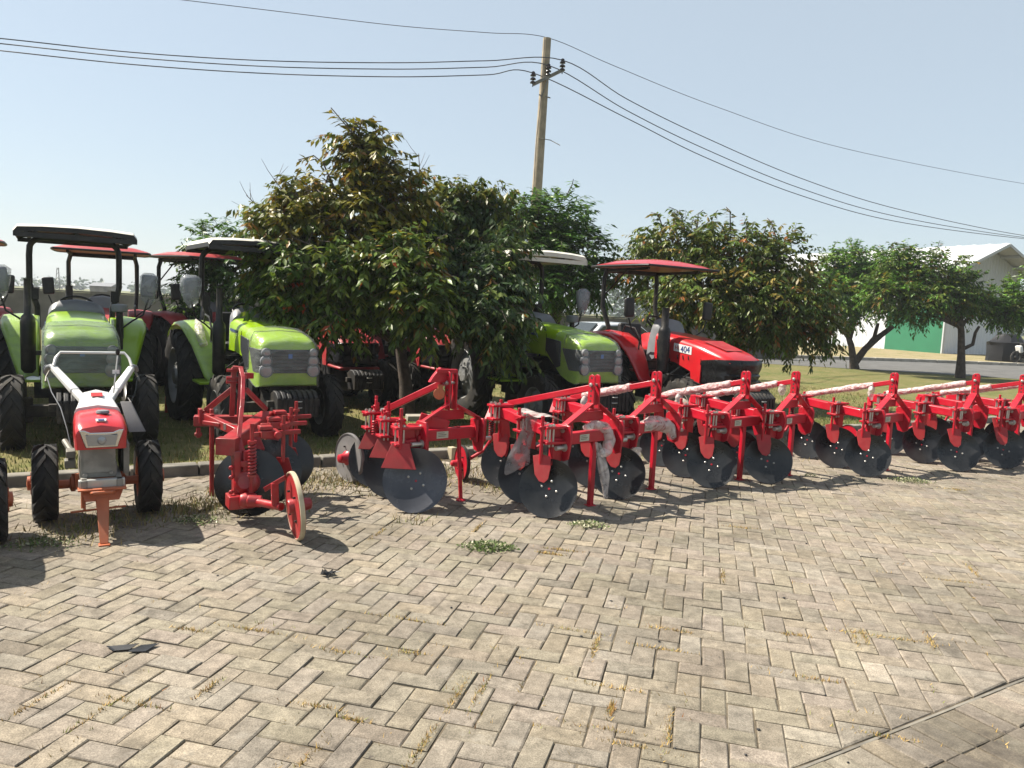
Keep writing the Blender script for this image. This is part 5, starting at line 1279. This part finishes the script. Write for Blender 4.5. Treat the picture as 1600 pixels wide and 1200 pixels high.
# dense dark tree right of it, hanging low over the tractor
b1 = Vector(Q(800, 600, 13.6)); b1.z = .03
tree('tree', 'dense dark green tree with branches hanging low over the half hidden lime tractor', b1, [b1, b1 + Vector((0, 0, .7)), b1 + Vector((.05, 0, 1.4))],
     [lobe(690, 330, 12.2, 60, 42, 130), lobe(760, 340, 12.4, 52, 44, 130), lobe(725, 400, 12.2, 75, 55, 190), lobe(785, 420, 11.0, 36, 58, 80), lobe(775, 420, 12.6, 44, 60, 110), lobe(705, 445, 11.4, 58, 42, 140), lobe(770, 455, 10.6, 46, 42, 130), lobe(764, 486, 10.0, 42, 30, 85), lobe(786, 515, 9.8, 24, 32, 55), lobe(655, 385, 11.6, 48, 46, 90), lobe(725, 320, 12.4, 50, 30, 80)],
     PAL_DARK_SHADE, leaf=.17, ratio=.38, droop=.95, per=13, twig=.36, tr=.10, dens=1.3, pal_hi=PAL_TOP[:2] + PAL_RED[:3], z_hi=3.1)
# bright mango-like tree behind
b2 = Q(868, 520, 16.5); b2.z = .03
tree('tree', 'fresh green tree with long leaves standing just below the utility pole', b2, [b2, b2 + Vector((0, 0, .8)), b2 + Vector((0, .1, 1.7))],
     [lobe(870, 340, 16.5, 50, 38, 95), lobe(835, 385, 16.2, 40, 50, 85), lobe(905, 395, 16.2, 46, 46, 110), lobe(865, 440, 16.0, 56, 42, 110), lobe(920, 440, 16, 30, 34, 50), lobe(825, 340, 16.5, 30, 26, 45)],
     PAL_GREEN, leaf=.22, ratio=.26, droop=.35, per=13, twig=.36, tr=.10, dens=2.0)
# tree behind second tractor, left
b3 = Q(345, 560, 14.5); b3.z = .03
tree('tree', 'bright green tree behind the second lime tractor, seen under its canopy', b3, [b3, b3 + Vector((0, 0, .7)), b3 + Vector((0, 0, 1.3))],
     [lobe(330, 390, 14.5, 42, 46, 75), lobe(365, 420, 14.3, 50, 55, 100), lobe(315, 450, 14.2, 40, 40, 65), lobe(350, 490, 14.2, 45, 34, 65), lobe(395, 370, 14.5, 30, 30, 40), lobe(300, 490, 14.3, 26, 22, 25)],
     PAL_GREEN, leaf=.18, ratio=.3, droop=.45, per=12, twig=.34, tr=.09, shoots=[([Q(335, 400, 14.4), Q(322, 365, 14.4), Q(314, 342, 14.4)], .16), ([Q(310, 440, 14.3), Q(295, 400, 14.3), Q(283, 378, 14.3)], .15)])
# bronze tree behind the red tractor
b4 = Q(1150, 590, 15.5); b4.z = .03
tree('tree', 'wide bronze green tree with leaves sweeping to the grass behind the red tractor', b4, [b4, b4 + Vector((0, 0, .7)), b4 + Vector((0, .1, 1.5))],
     [lobe(1060, 385, 15.6, 62, 40, 105), lobe(1140, 400, 15.4, 70, 48, 140), lobe(1010, 415, 15.8, 48, 34, 60), lobe(1215, 415, 15.2, 52, 48, 120), lobe(1100, 455, 14.8, 80, 42, 120), lobe(1190, 480, 14.8, 62, 50, 150), lobe(1255, 475, 15.0, 44, 48, 100), lobe(1240, 508, 14.9, 48, 28, 80), lobe(1165, 500, 14.7, 50, 28, 60), lobe(1060, 475, 15.2, 46, 40, 60), lobe(1285, 510, 15, 20, 36, 30)],
     PAL_BRONZE, dens=1.9, sprouts=16, leaf=.18, ratio=.36, droop=.75, per=12, twig=.42, tr=.12,
     shoots=[([Q(1075, 390, 15.5), Q(1068, 350, 15.5), Q(1062, 328, 15.5)], .15), ([Q(1090, 390, 15.5), Q(1095, 360, 15.5), Q(1108, 345, 15.5)], .15), ([Q(1195, 400, 15.2), Q(1200, 370, 15.2), Q(1208, 350, 15.2)], .15), ([Q(1140, 385, 15.2), Q(1132, 362, 15.2), Q(1128, 352, 15.2)], .15)])
# two trees by the road and one at the right edge
b5 = G(1335, 578); b5.z = .03; Y5 = b5.y
tree('tree', 'round bright green tree forking low above its trunk, left of the green door', b5, [b5, Q(1333, 560, Y5), Q(1330, 540, Y5), Q(1322, 515, Y5)],
     [lobe(1310, 430, Y5, 34, 34, 120), lobe(1340, 410, Y5, 40, 26, 130), lobe(1375, 425, Y5, 34, 30, 110), lobe(1320, 456, Y5 - .6, 40, 28, 140), lobe(1370, 452, Y5 - .6, 38, 26, 120), lobe(1335, 486, Y5 - .4, 26, 16, 45), lobe(1295, 455, Y5, 22, 28, 60)],
     PAL_LIME, leaf=.21, ratio=.38, droop=.5, per=12, twig=.44, dens=1.8, tr=.15, limbs=[([Q(1337, 565, Y5), Q(1352, 545, Y5), Q(1375, 525, Y5), Q(1395, 510, Y5)], .14), ([Q(1352, 545, Y5), Q(1366, 527, Y5), Q(1372, 505, Y5)], .09)])
b6 = G(1500, 592); b6.z = .03; Y6 = b6.y
tree('tree', 'flat topped olive green tree on a straight dark trunk before the white warehouse', b6, [b6, Q(1502, 555, Y6), Q(1502, 520, Y6), Q(1500, 490, Y6)],
     [lobe(1420, 425, Y6, 44, 34, 130), lobe(1405, 405, Y6, 26, 20, 50), lobe(1470, 430, Y6, 46, 34, 140), lobe(1385, 456, Y6 - .4, 40, 28, 115), lobe(1440, 462, Y6 - .5, 50, 30, 150), lobe(1500, 455, Y6, 38, 28, 120), lobe(1520, 470, Y6, 28, 22, 70), lobe(1425, 490, Y6 - .4, 34, 14, 45), lobe(1490, 480, Y6, 30, 14, 40)],
     PAL_RED[:5] + PAL_LIME[:1], leaf=.21, ratio=.36, droop=.55, per=12, twig=.44, dens=1.8, tr=.14, limbs=[([Q(1505, 545, Y6), Q(1520, 538, Y6), Q(1524, 520, Y6), Q(1530, 510, Y6)], .07)])
b7 = Q(1612, 590, 27.5); b7.z = .03
tree('tree', 'olive green tree cut by the right edge, its low branches hanging beside the tarpaulin', b7, [b7, b7 + Vector((0, 0, 1.2)), b7 + Vector((0, 0, 2.4))],
     [lobe(1575, 470, 27, 34, 26, 100), lobe(1612, 460, 27, 44, 34, 130), lobe(1570, 488, 26.8, 28, 20, 60), lobe(1600, 490, 26.8, 34, 22, 70), lobe(1553, 478, 26.8, 16, 16, 28)],
     PAL_LIME[:2] + PAL_RED[:3], leaf=.21, ratio=.36, droop=.55, per=12, twig=.42, tr=.16)

# ================================================================== POLE AND LINES
Yp = 23.0
pt, pb = Q(855, 60, Yp), Q(834, 372, Yp)
pb = pt + (pb - pt) * (pt.z / (pt.z - pb.z))
U = thing('utility_pole', (pb.x, pb.y, -.06), 'tall slightly leaning concrete utility pole with a cross arm and dark insulators', 'utility pole')
o_ = Vector((pb.x, pb.y, -.06)); ax = (pt - pb).normalized()
b = MB(); b.tube([pb - o_ - ax * .2, pt - o_], [.19, .115], 18); b.build('shaft', 'pole', U, smooth=50)
ca = [Q(833, 132, Yp - .25), Q(880, 109, Yp - .10)]
b = MB(); b.bar(ca[0] - o_, ca[1] - o_, .07, .09); b.build('cross_arm', 'steel', U, bevel=.006)
b = MB()
b.bar(Q(846, 152, Yp - .18) - o_, Q(856, 124, Yp - .2) - o_, .02, .04); b.bar(Q(842, 148, Yp - .1) - o_, Q(860, 153, Yp - .1) - o_, .025, .03); b.bar(Q(828, 299, Yp - .2) - o_, Q(854, 302, Yp - .1) - o_, .02, .03); b.build('bracket', 'steel', U)
ins = [Q(833, 121, Yp - .25), Q(857, 109, Yp - .17), Q(879, 101, Yp - .10)]
for k, p in enumerate(ins):
    b = MB(); b.cyl(p - o_ + Vector((0, 0, -.26)), p - o_, .015, 6)
    for dz in (-.13, -.03, .07): b.lathe([(.03, -.045), (.085, -.03), (.075, .005), (.04, .03)], 14, p - o_ + Vector((0, 0, dz)))
    b.lathe([(.05, 0), (.05, .05), (.02, .07)], 12, p - o_ + Vector((0, 0, .10))); b.build('insulator', 'insul', U, smooth=40)
b = MB(); b.tube([Q(851, 62, Yp - .12) - o_, Q(846, 150, Yp - .2) - o_, Q(838, 220, Yp - .25) - o_, Q(833, 310, Yp - .25) - o_, Q(832, 380, Yp - .25) - o_], .010, 5); b.build('earth_wire', 'wire', U)
b = MB(); b.tube([Q(842, 216, Yp - .15) - o_, Q(860, 219, Yp - .15) - o_, Q(875, 227, Yp - .4) - o_], .012, 5); b.build('bent_rod', 'steel', U)
def cable(name, pts, label, r):
    """pts: world points; smooth curve through them"""
    b = MB(); P = []
    pts = [Vector(p) for p in pts]
    for i in range(len(pts) - 1):
        p0 = pts[max(0, i - 1)]; p1 = pts[i]; p2 = pts[i + 1]; p3 = pts[min(len(pts) - 1, i + 2)]
        for k in range(8):
            t = k / 8; P.append(.5 * ((2 * p1) + (p2 - p0) * t + (2 * p0 - 5 * p1 + 4 * p2 - p3) * t * t + (3 * p1 - p0 - 3 * p2 + p3) * t ** 3))
    P.append(pts[-1]); b.tube(P, r, 6); o = b.build(name, 'wire', smooth=60); tag(o, label, 'power line', 'overhead lines on the pole'); return o
def yl(x): return Yp - 3.6 * (850 - x) / 850       # lines come nearer to the left
def yr(x): return Yp + 15 * (x - 860) / 740        # and recede to the right
UP = Vector((0, 0, .12))
for k, (lft, rgt, lab) in enumerate((
    ([(-120, 66), (0, 79), (210, 101), (420, 115), (620, 120), (760, 117)], [(980, 185), (1100, 245), (1250, 305), (1400, 346), (1600, 373), (1760, 385)], 'lowest of the three heavy overhead lines, nearest to the camera at left'),
    ([(-120, 58), (0, 68), (210, 90), (420, 104), (620, 108), (760, 105)], [(980, 173), (1100, 232), (1250, 294), (1400, 338), (1600, 371), (1760, 384)], 'middle one of the three heavy overhead lines'),
    ([(-120, 50), (0, 60), (210, 82), (420, 95), (620, 98), (760, 95)], [(980, 155), (1100, 214), (1250, 278), (1400, 326), (1600, 368), (1760, 384)], 'highest of the three heavy overhead lines, over the outer insulator'))):
    p = ins[k] + UP
    cable('power_line', [Q(x, y, yl(x) + (k - 1) * .25) for x, y in lft] + [p] + [Q(x, y, yr(x) + (k - 1) * .25) for x, y in rgt], lab, .014)
cable('power_line', [Q(270, -2, yl(270)), Q(420, 16, yl(420)), Q(620, 40, yl(620)), Q(760, 51, yl(760)), pt + Vector((0, 0, .02)), Q(960, 103, yr(960)), Q(1120, 167, yr(1120)), Q(1320, 232, yr(1320)), Q(1600, 287, yr(1600)), Q(1760, 305, yr(1760))], 'thin top wire tied to the very tip of the pole', .009)

# ================================================================== WAREHOUSE
def zsolve(y, Y, x): return Q(x, y, Y).z
rn = Q(1578, 381, 47.5); rf_ = Q(1250, 399, 62.5); rf_.z = rn.z
ad = (rf_ - rn); ad.z = 0; Ln = ad.length; ad.normalize(); sd = Vector((-ad.y, ad.x, 0))
if sd.x > 0: sd = -sd                       # sd points to the left flank
bw = 4.1; ez = rn.z - bw * .42
HB = Vector((rn.x, rn.y, 0)) + ad * 1.3
wh = thing('warehouse', HB, 'white metal warehouse with pale gabled roof and a green sliding door', 'warehouse')
def hp(a, s, z): return ad * a + sd * s + Vector((0, 0, z))
def corr(b, p, q, z0, z1, nrm, pitch=.30, dep=.03):
    p, q = Vector(p), Vector(q); L_ = (q - p).length; k = int(L_ / (pitch / 4)); r0, r1 = [], []
    for i in range(k + 1):
        x = p.lerp(q, i / k); off = nrm * (dep if (i % 4) in (1, 2) else 0); zz = z1(i / k) if callable(z1) else z1
        r0.append(x + off + Vector((0, 0, z0))); r1.append(x + off + Vector((0, 0, zz)))
    b.grid([r0, r1])
wl = 3.5
L2 = Ln + 1
b = MB(); corr(b, hp(0, wl, 0), hp(L2, wl, 0), 0, rn.z - wl * .42 - .05, sd); b.build('side_wall', 'sheet_white', wh, smooth=0)
b = MB(); corr(b, hp(0, wl, 0), hp(0, -wl, 0), 2.6, lambda f: rn.z - .1 - abs(f - .5) * 2 * wl * .42, -ad); b.build('gable_wall', 'sheet_grey', wh, smooth=0)
b = MB(); corr(b, hp(-.02, wl, 0), hp(-.02, -wl, 0), 0, 2.58, -ad); b.bar(hp(-.06, wl + .03, 0), hp(-.06, wl + .03, 2.6), .1, .1); b.build('lower_wall', 'sheet_white', wh, smooth=0)
b = MB(); b.bar(hp(0, -wl, 0), hp(L2, -wl, 0), .05, .1); corr(b, hp(0, -wl, 0), hp(L2, -wl, 0), 0, rn.z - wl * .42 - .05, -sd); b.build('side_wall', 'sheet_white', wh, smooth=0)
rb = MB()
for s in (1, -1):
    p0, p1 = hp(-1.3, s * bw, ez), hp(-1.3, 0, rn.z); e = ad * (L2 + 1.5); nn = Vector((0, 0, .05)); k = 4 * int((L2 + 1.5) / 1.0); r0, r1, = [], []
    for i in range(k + 1):
        off = Vector((0, 0, .05 if (i % 4) == 1 else 0)); r0.append(p0 + e * (i / k) + off); r1.append(p1 + e * (i / k) + off)
    rb.grid([r0, r1])
roof = rb.build('roof', 'roofsheet', wh, smooth=0, solid=.04)
pb_ = MB()
for s in (1, -1):
    for f in (.02, .33, .66, .98): pb_.bar(hp(-1.2, s * bw * f, rn.z - bw * f * .42 - .12), hp(1, s * bw * f, rn.z - bw * f * .42 - .12), .10, .14)
    pb_.bar(hp(-1.32, s * bw, ez - .06), hp(-1.32, 0, rn.z - .06), .05, .16)
pb_.build('purlins', 'sheet_grey', roof, smooth=0)
def side_at(px, z=0):                       # where the pixel column meets the left flank
    d = ray(px, 560); A = HB + sd * (wl + .06); n = sd
    k = (A - Vector((0, 0, CAM_H))).dot(n) / d.dot(n); p = Vector((0, 0, CAM_H)) + d * k; return (p - HB).dot(ad)
d0, d1_ = side_at(1469), side_at(1381)
b = MB(); b.prism([hp(d0, wl + .06, .15), hp(d1_, wl + .06, .15), hp(d1_, wl + .06, 3.0), hp(d0, wl + .06, 3.0)], sd * .06); dr = b.build('door', 'sheet_green', wh, smooth=0)
b = MB(); b.bar(hp(d0 - .1, wl + .10, .1), hp(d0 - .1, wl + .10, 3.1), .12, .14); b.bar(hp(d0 - .5, wl + .12, 3.08), hp(d1_ + 3, wl + .12, 3.08), .1, .12); b.build('door_frame', 'sheet_grey', dr, smooth=0)

# things standing by the warehouse
tb = G(1572, 570); tb.z = .16
T = MB(); lo = []
for z, k in ((0, 1.0), (.5, 1.0), (.85, .98), (.98, 1.06), (1.02, .9), (1.35, .55), (1.42, .45)):
    lo.append([Vector((math.cos(a) * (.95 + .12 * math.sin(3 * a)) * k + rnd.gauss(0, .03), math.sin(a) * .6 * k + rnd.gauss(0, .03), z + rnd.gauss(0, .02))) for a in [2 * math.pi * i / 14 for i in range(14)]])
T.loft(lo); tp_ = T.build('covered_stack', 'tarp', smooth=30); tp_.location = tb; tag(tp_, 'dark tarpaulin covered stack on the verge in front of the warehouse corner', 'covered stack')
mb_ = thing('motorcycle', G(1602, 573) + Vector((0, 0, .16)), 'parked motorcycle with white fairing cut by the right edge', 'motorcycle', rad(10))
for x in (-.6, .62):
    b = MB(); ring = [Vector((x + .27 * math.cos(a), 0, .30 + .27 * math.sin(a))) for a in [2 * math.pi * i / 20 for i in range(21)]]; b.tube(ring, .045, 8, caps=False); b.lathe([(.05, -.06), (.05, .06)], 10, (x, 0, .30), (0, 1, 0)); b.build('wheel', 'rubber', mb_)
b = MB(); b.box((0, 0, .42), (.5, .26, .34)); b.tube([(-.6, 0, .3), (-.45, 0, .75), (-.38, 0, .98)], .04, 8); b.tube([(.62, 0, .3), (.1, 0, .4)], .04, 8); b.tube([(-.38, -.3, 1.02), (-.40, 0, .98), (-.38, .3, 1.02)], .018, 8); b.build('frame', 'chassis', mb_, bevel=.02)
b = MB(); b.box((.32, 0, .78), (.75, .26, .14)); b.build('seat', 'dark_plastic', mb_, bevel=.05)
b = MB(); b.box((-.46, 0, .70), (.16, .34, .36), Matrix.Rotation(rad(-18), 3, 'Y')); b.box((.5, 0, .62), (.5, .24, .16)); b.build('fairing', 'white', mb_, bevel=.04)

# white car behind the far lime tractor
cp_ = Q(940, 530, 22); cp_.z = -.02
car = thing('parked_car', cp_, 'white car mostly hidden behind the far lime tractor and red tractor', 'car', AL)
b = MB(); prof = [(-2.1, .35), (-2.15, .65), (-1.95, .85), (-1.05, .98), (-.55, 1.42), (.75, 1.46), (1.45, 1.05), (2.0, .98), (2.1, .60), (2.08, .35)]
b.loft([[Vector((x, y * (1 if z < 1 else .84), z)) for x, z in prof] for y in (-.82, .82)]); b.build('body', 'carwhite', car, bevel=.06, seg=3)
b = MB(); b.loft([[Vector((x, y, z)) for x, z in ((-.98, 1.01), (-.56, 1.36), (.68, 1.40), (1.30, 1.07))] for y in (-.80, .80)]); b.prism([(-1.08, -.62, 1.0), (-1.08, .62, 1.0), (-.60, .58, 1.41), (-.60, -.58, 1.41)], (-.03, 0, .02)); b.build('windows', 'carglass', car)
for x in (-1.3, 1.3):
    for y in (-.76, .76):
        b = MB(); b.lathe([(.18, -.1), (.31, -.1), (.33, -.06), (.33, .06), (.31, .1), (.18, .1)], 24, (x, y, .33), (0, 1, 0), caps=True); b.build('wheel', 'rubber', car)

# ================================================================== BOUNDARY WALL AND FAR LAND
Wy0, Wy1 = Q(-200, 447, 30), Q(1010, 496, 31)
wz = 1.52
wa = Vector((Wy0.x, Wy0.y, 0)); wb = Vector((12.0, 33.2, 0)); dirw = (wb - wa).normalized(); wa = wa - dirw * 12
bw_ = thing('boundary_wall', wa, 'long low grey rendered boundary wall behind the tractors', 'wall')
b = MB(); Lw = (wb - wa).length; b.bar(Vector((0, 0, wz / 2 - .06)), (wb - wa) + Vector((0, 0, wz / 2 - .06)), .18, wz); b.build('wall_panel', 'boundary', bw_, smooth=0)
b = MB(); b.bar(Vector((0, 0, wz - .02)), (wb - wa) + Vector((0, 0, wz - .02)), .26, .06); b.build('coping', 'boundary', bw_, smooth=0)
k = 0
while k * 3.0 < Lw:
    b = MB(); b.box(dirw * (k * 3.0) + Vector((0, 0, wz / 2 + .02)), (.30, .30, wz + .12), Matrix.Rotation(math.atan2(dirw.y, dirw.x), 3, 'Z')); b.build('pier', 'boundary', bw_, smooth=0); k += 1

def wood(name, pts, label, hgt, n, col, lf=1.2):
    """far-off band of trees: leaf clumps massed in mounds"""
    P, D, L, C = [], [], [], []
    for (x, y, r, h) in pts:
        for _ in range(n):
            d = Vector((rnd.gauss(0, 1), rnd.gauss(0, 1), rnd.gauss(0, 1))).normalized(); q = rnd.random() ** .35
            P.append((x + d.x * r * q, y + d.y * r * q, h * .5 + d.z * h * .5 * q)); D.append((rnd.gauss(0, 1), rnd.gauss(0, 1), rnd.gauss(0, .6))); L.append(lf * rnd.uniform(.6, 1.4)); C.append(np.array(col) * rnd.uniform(.6, 1.35))
    return leaf_mesh(name, np.array(P), np.array(D), np.array(L), .75, np.array(C))
pts = []
for i in range(120):
    x = -260 + i * 5.2 + rnd.gauss(0, 2); y = 300 + rnd.gauss(0, 14); pts.append((x, y, rnd.uniform(3.5, 7), rnd.uniform(2.6, 5.5)))
tag(wood('far_trees', pts, '', 4, 60, (.045, .075, .030), 1.7), 'low line of trees far beyond the fields', 'distant trees', kind='stuff')
pts = []
for i in range(36):
    x = 20 + i * 2.6 + rnd.gauss(0, 1.0); h = 9.5 - abs(x - 44) * .05 + rnd.gauss(0, 1.2); pts.append((x, 172 + rnd.gauss(0, 8), rnd.uniform(3.5, 6), h))
tag(wood('far_wood', pts, '', 8, 150, (.040, .070, .028), 1.2), 'hazy wood beyond the field, seen between the green tree and the red canopy', 'distant wood', kind='stuff')
ms = thing('lattice_mast', Q(91, 450, 150) * 1, 'thin lattice mast on the far horizon left of the first tractor canopy', 'mast')
mz = ms.location.z; ms.location.z = -.06
b = MB()
for dx, dy in ((-.5, -.3), (.5, -.3), (0, .5)): b.bar((dx, dy, 0), (dx * .3, dy * .3, 5.0), .12, .12)
for k in range(6): z = k * .8 + .3; b.bar((-.45 + .05 * k, -.25, z), (.45 - .05 * k, -.25, z + .7), .06, .06)
b.build('lattice', 'steel', ms, smooth=0)
# small blank grey house at the horizon
hs = thing('far_house', Q(165, 451, 120) * 1, 'small grey house on the horizon between the first tractor posts', 'house'); hs.location.z = -.06
b = MB(); b.box((0, 0, .9), (3.2, 3, 1.9)); b.build('walls', 'boundary', hs, smooth=0)
b = MB(); b.prism([(-1.8, -1.8, 1.85), (-1.8, 1.8, 1.85), (-1.8, 0, 2.4)], (3.6, 0, 0)); b.build('roof', 'grey_plastic', hs, smooth=0)

# a few loose things in the grass
im = thing('implement_bracket', G(268, 648), 'small red steel bracket in the grass behind the second lime tractor rear wheel', 'implement', AL)
b = MB(); b.bar((-.05, 0, 0), (-.02, 0, .52), .05, .09); b.bar((-.02, 0, .50), (.14, 0, .54), .05, .06); b.bar((-.04, 0, .22), (.10, .1, .10), .05, .07); b.build('frame', 'red', im, bevel=.005)
b = MB(); b.lathe([(.03, -.04), (.05, -.03), (.05, .03), (.03, .04)], 12, (.0, -.04, .20), (1, 0, 0)); b.build('hub', 'red', im)
cb = MB(); cb.box((0, 0, .05), (.36, .22, .12)); o = cb.build('concrete_block', 'kerb_pale', bevel=.012); o.location = G(654, 660); o.rotation_euler = (0, 0, .3); tag(o, 'pale concrete block lying at the foot of the trunk behind the square scraper plough', 'block')
cb = MB(); cb.box((0, 0, .06), (.07, .09, .14)); o = cb.build('timber_stub', 'tan_edge', bevel=.006); o.location = G(706, 716); o.rotation_euler = (0, 0, .7); tag(o, 'short pale timber stub by the kerb behind the round foot stand', 'timber')
cb = MB(); cb.box((0, 0, .02), (.42, .10, .035)); o = cb.build('timber_board', 'tan_edge', bevel=.004); o.location = G(745, 703) + Vector((0, 0, .02)); o.rotation_euler = (0, 0, .35); tag(o, 'flat pale timber board on the ground between two ploughs', 'timber')

# ================================================================== SMALL LITTER ON THE PAVING
def scrap(px, py, shapes, label, name='plastic_scrap', m='scrap'):
    g = G(px, py); b = MB()
    for pts in shapes: b.prism([Vector((x, y, z)) for x, y, z in pts], (0, 0, .002))
    o = b.build(name, m, smooth=0); o.location = g; tag(o, label, 'litter'); return o
scrap(198, 1015, [[(-.10, .0, .012), (-.05, -.03, .004), (.02, -.01, .006), (.045, .03, .02), (-.02, .025, .006)], [(.02, -.035, .005), (.10, -.02, .004), (.13, .06, .010), (.05, .04, .006)]], 'torn strip of black plastic on the left foreground pavers')
sc2 = MB()
for k in range(9):
    a = rnd.uniform(0, 6.3); r = rnd.uniform(.01, .05); c = Vector((math.cos(a) * r, math.sin(a) * r, .012)); sc2.prism([c + Vector((rnd.gauss(0, .025), rnd.gauss(0, .02), rnd.uniform(-.008, .03))) for _ in range(4)], (0, 0, .002))
o = sc2.build('plastic_scrap', 'scrap', smooth=0); o.location = G(515, 901); tag(o, 'small crumpled black scrap on the middle pavers', 'litter')
peb = [(908, 995), (1014, 875), (955, 940), (1030, 1003), (1290, 1087), (1055, 1170), (1165, 1180), (705, 950), (340, 900), (1185, 1141), (1325, 1192), (1260, 850), (1225, 935)]
for i, (x, y) in enumerate(peb):
    b = MB(); b.lathe([(.004, 0), (.011, .004), (.012, .009), (.006, .014), (0, .015)], 7); o = b.build('pebble', 'scrap', smooth=0); o.location = G(x, y); o.rotation_euler = (0, 0, i); s = rnd.uniform(.5, .95); o.scale = (s, s * .8, s * .7)
    tag(o, 'tiny dark pebble lying loose on the pavers', 'pebble', 'dark pebbles on the paving')

# ================================================================== AIR
hz = MB(); hz.box((0, 190, 6.0), (816, 476, 14.2)); hzo = hz.build('haze', 'black', smooth=0)
hm = bpy.data.materials.new('haze'); hm.use_nodes = True; hn = hm.node_tree
for n_ in list(hn.nodes):
    if n_.type != 'OUTPUT_MATERIAL': hn.nodes.remove(n_)
pv = hn.nodes.new("ShaderNodeVolumePrincipled"); pv.inputs["Color"].default_value = (.86, .92, 1.0, 1); pv.inputs["Density"].default_value = 0.0007; pv.inputs["Anisotropy"].default_value = 0.2
hn.links.new(pv.outputs[0], [n_ for n_ in hn.nodes if n_.type == 'OUTPUT_MATERIAL'][0].inputs["Volume"])
hzo.data.materials.clear(); hzo.data.materials.append(hm); tag(hzo, kind='stuff')
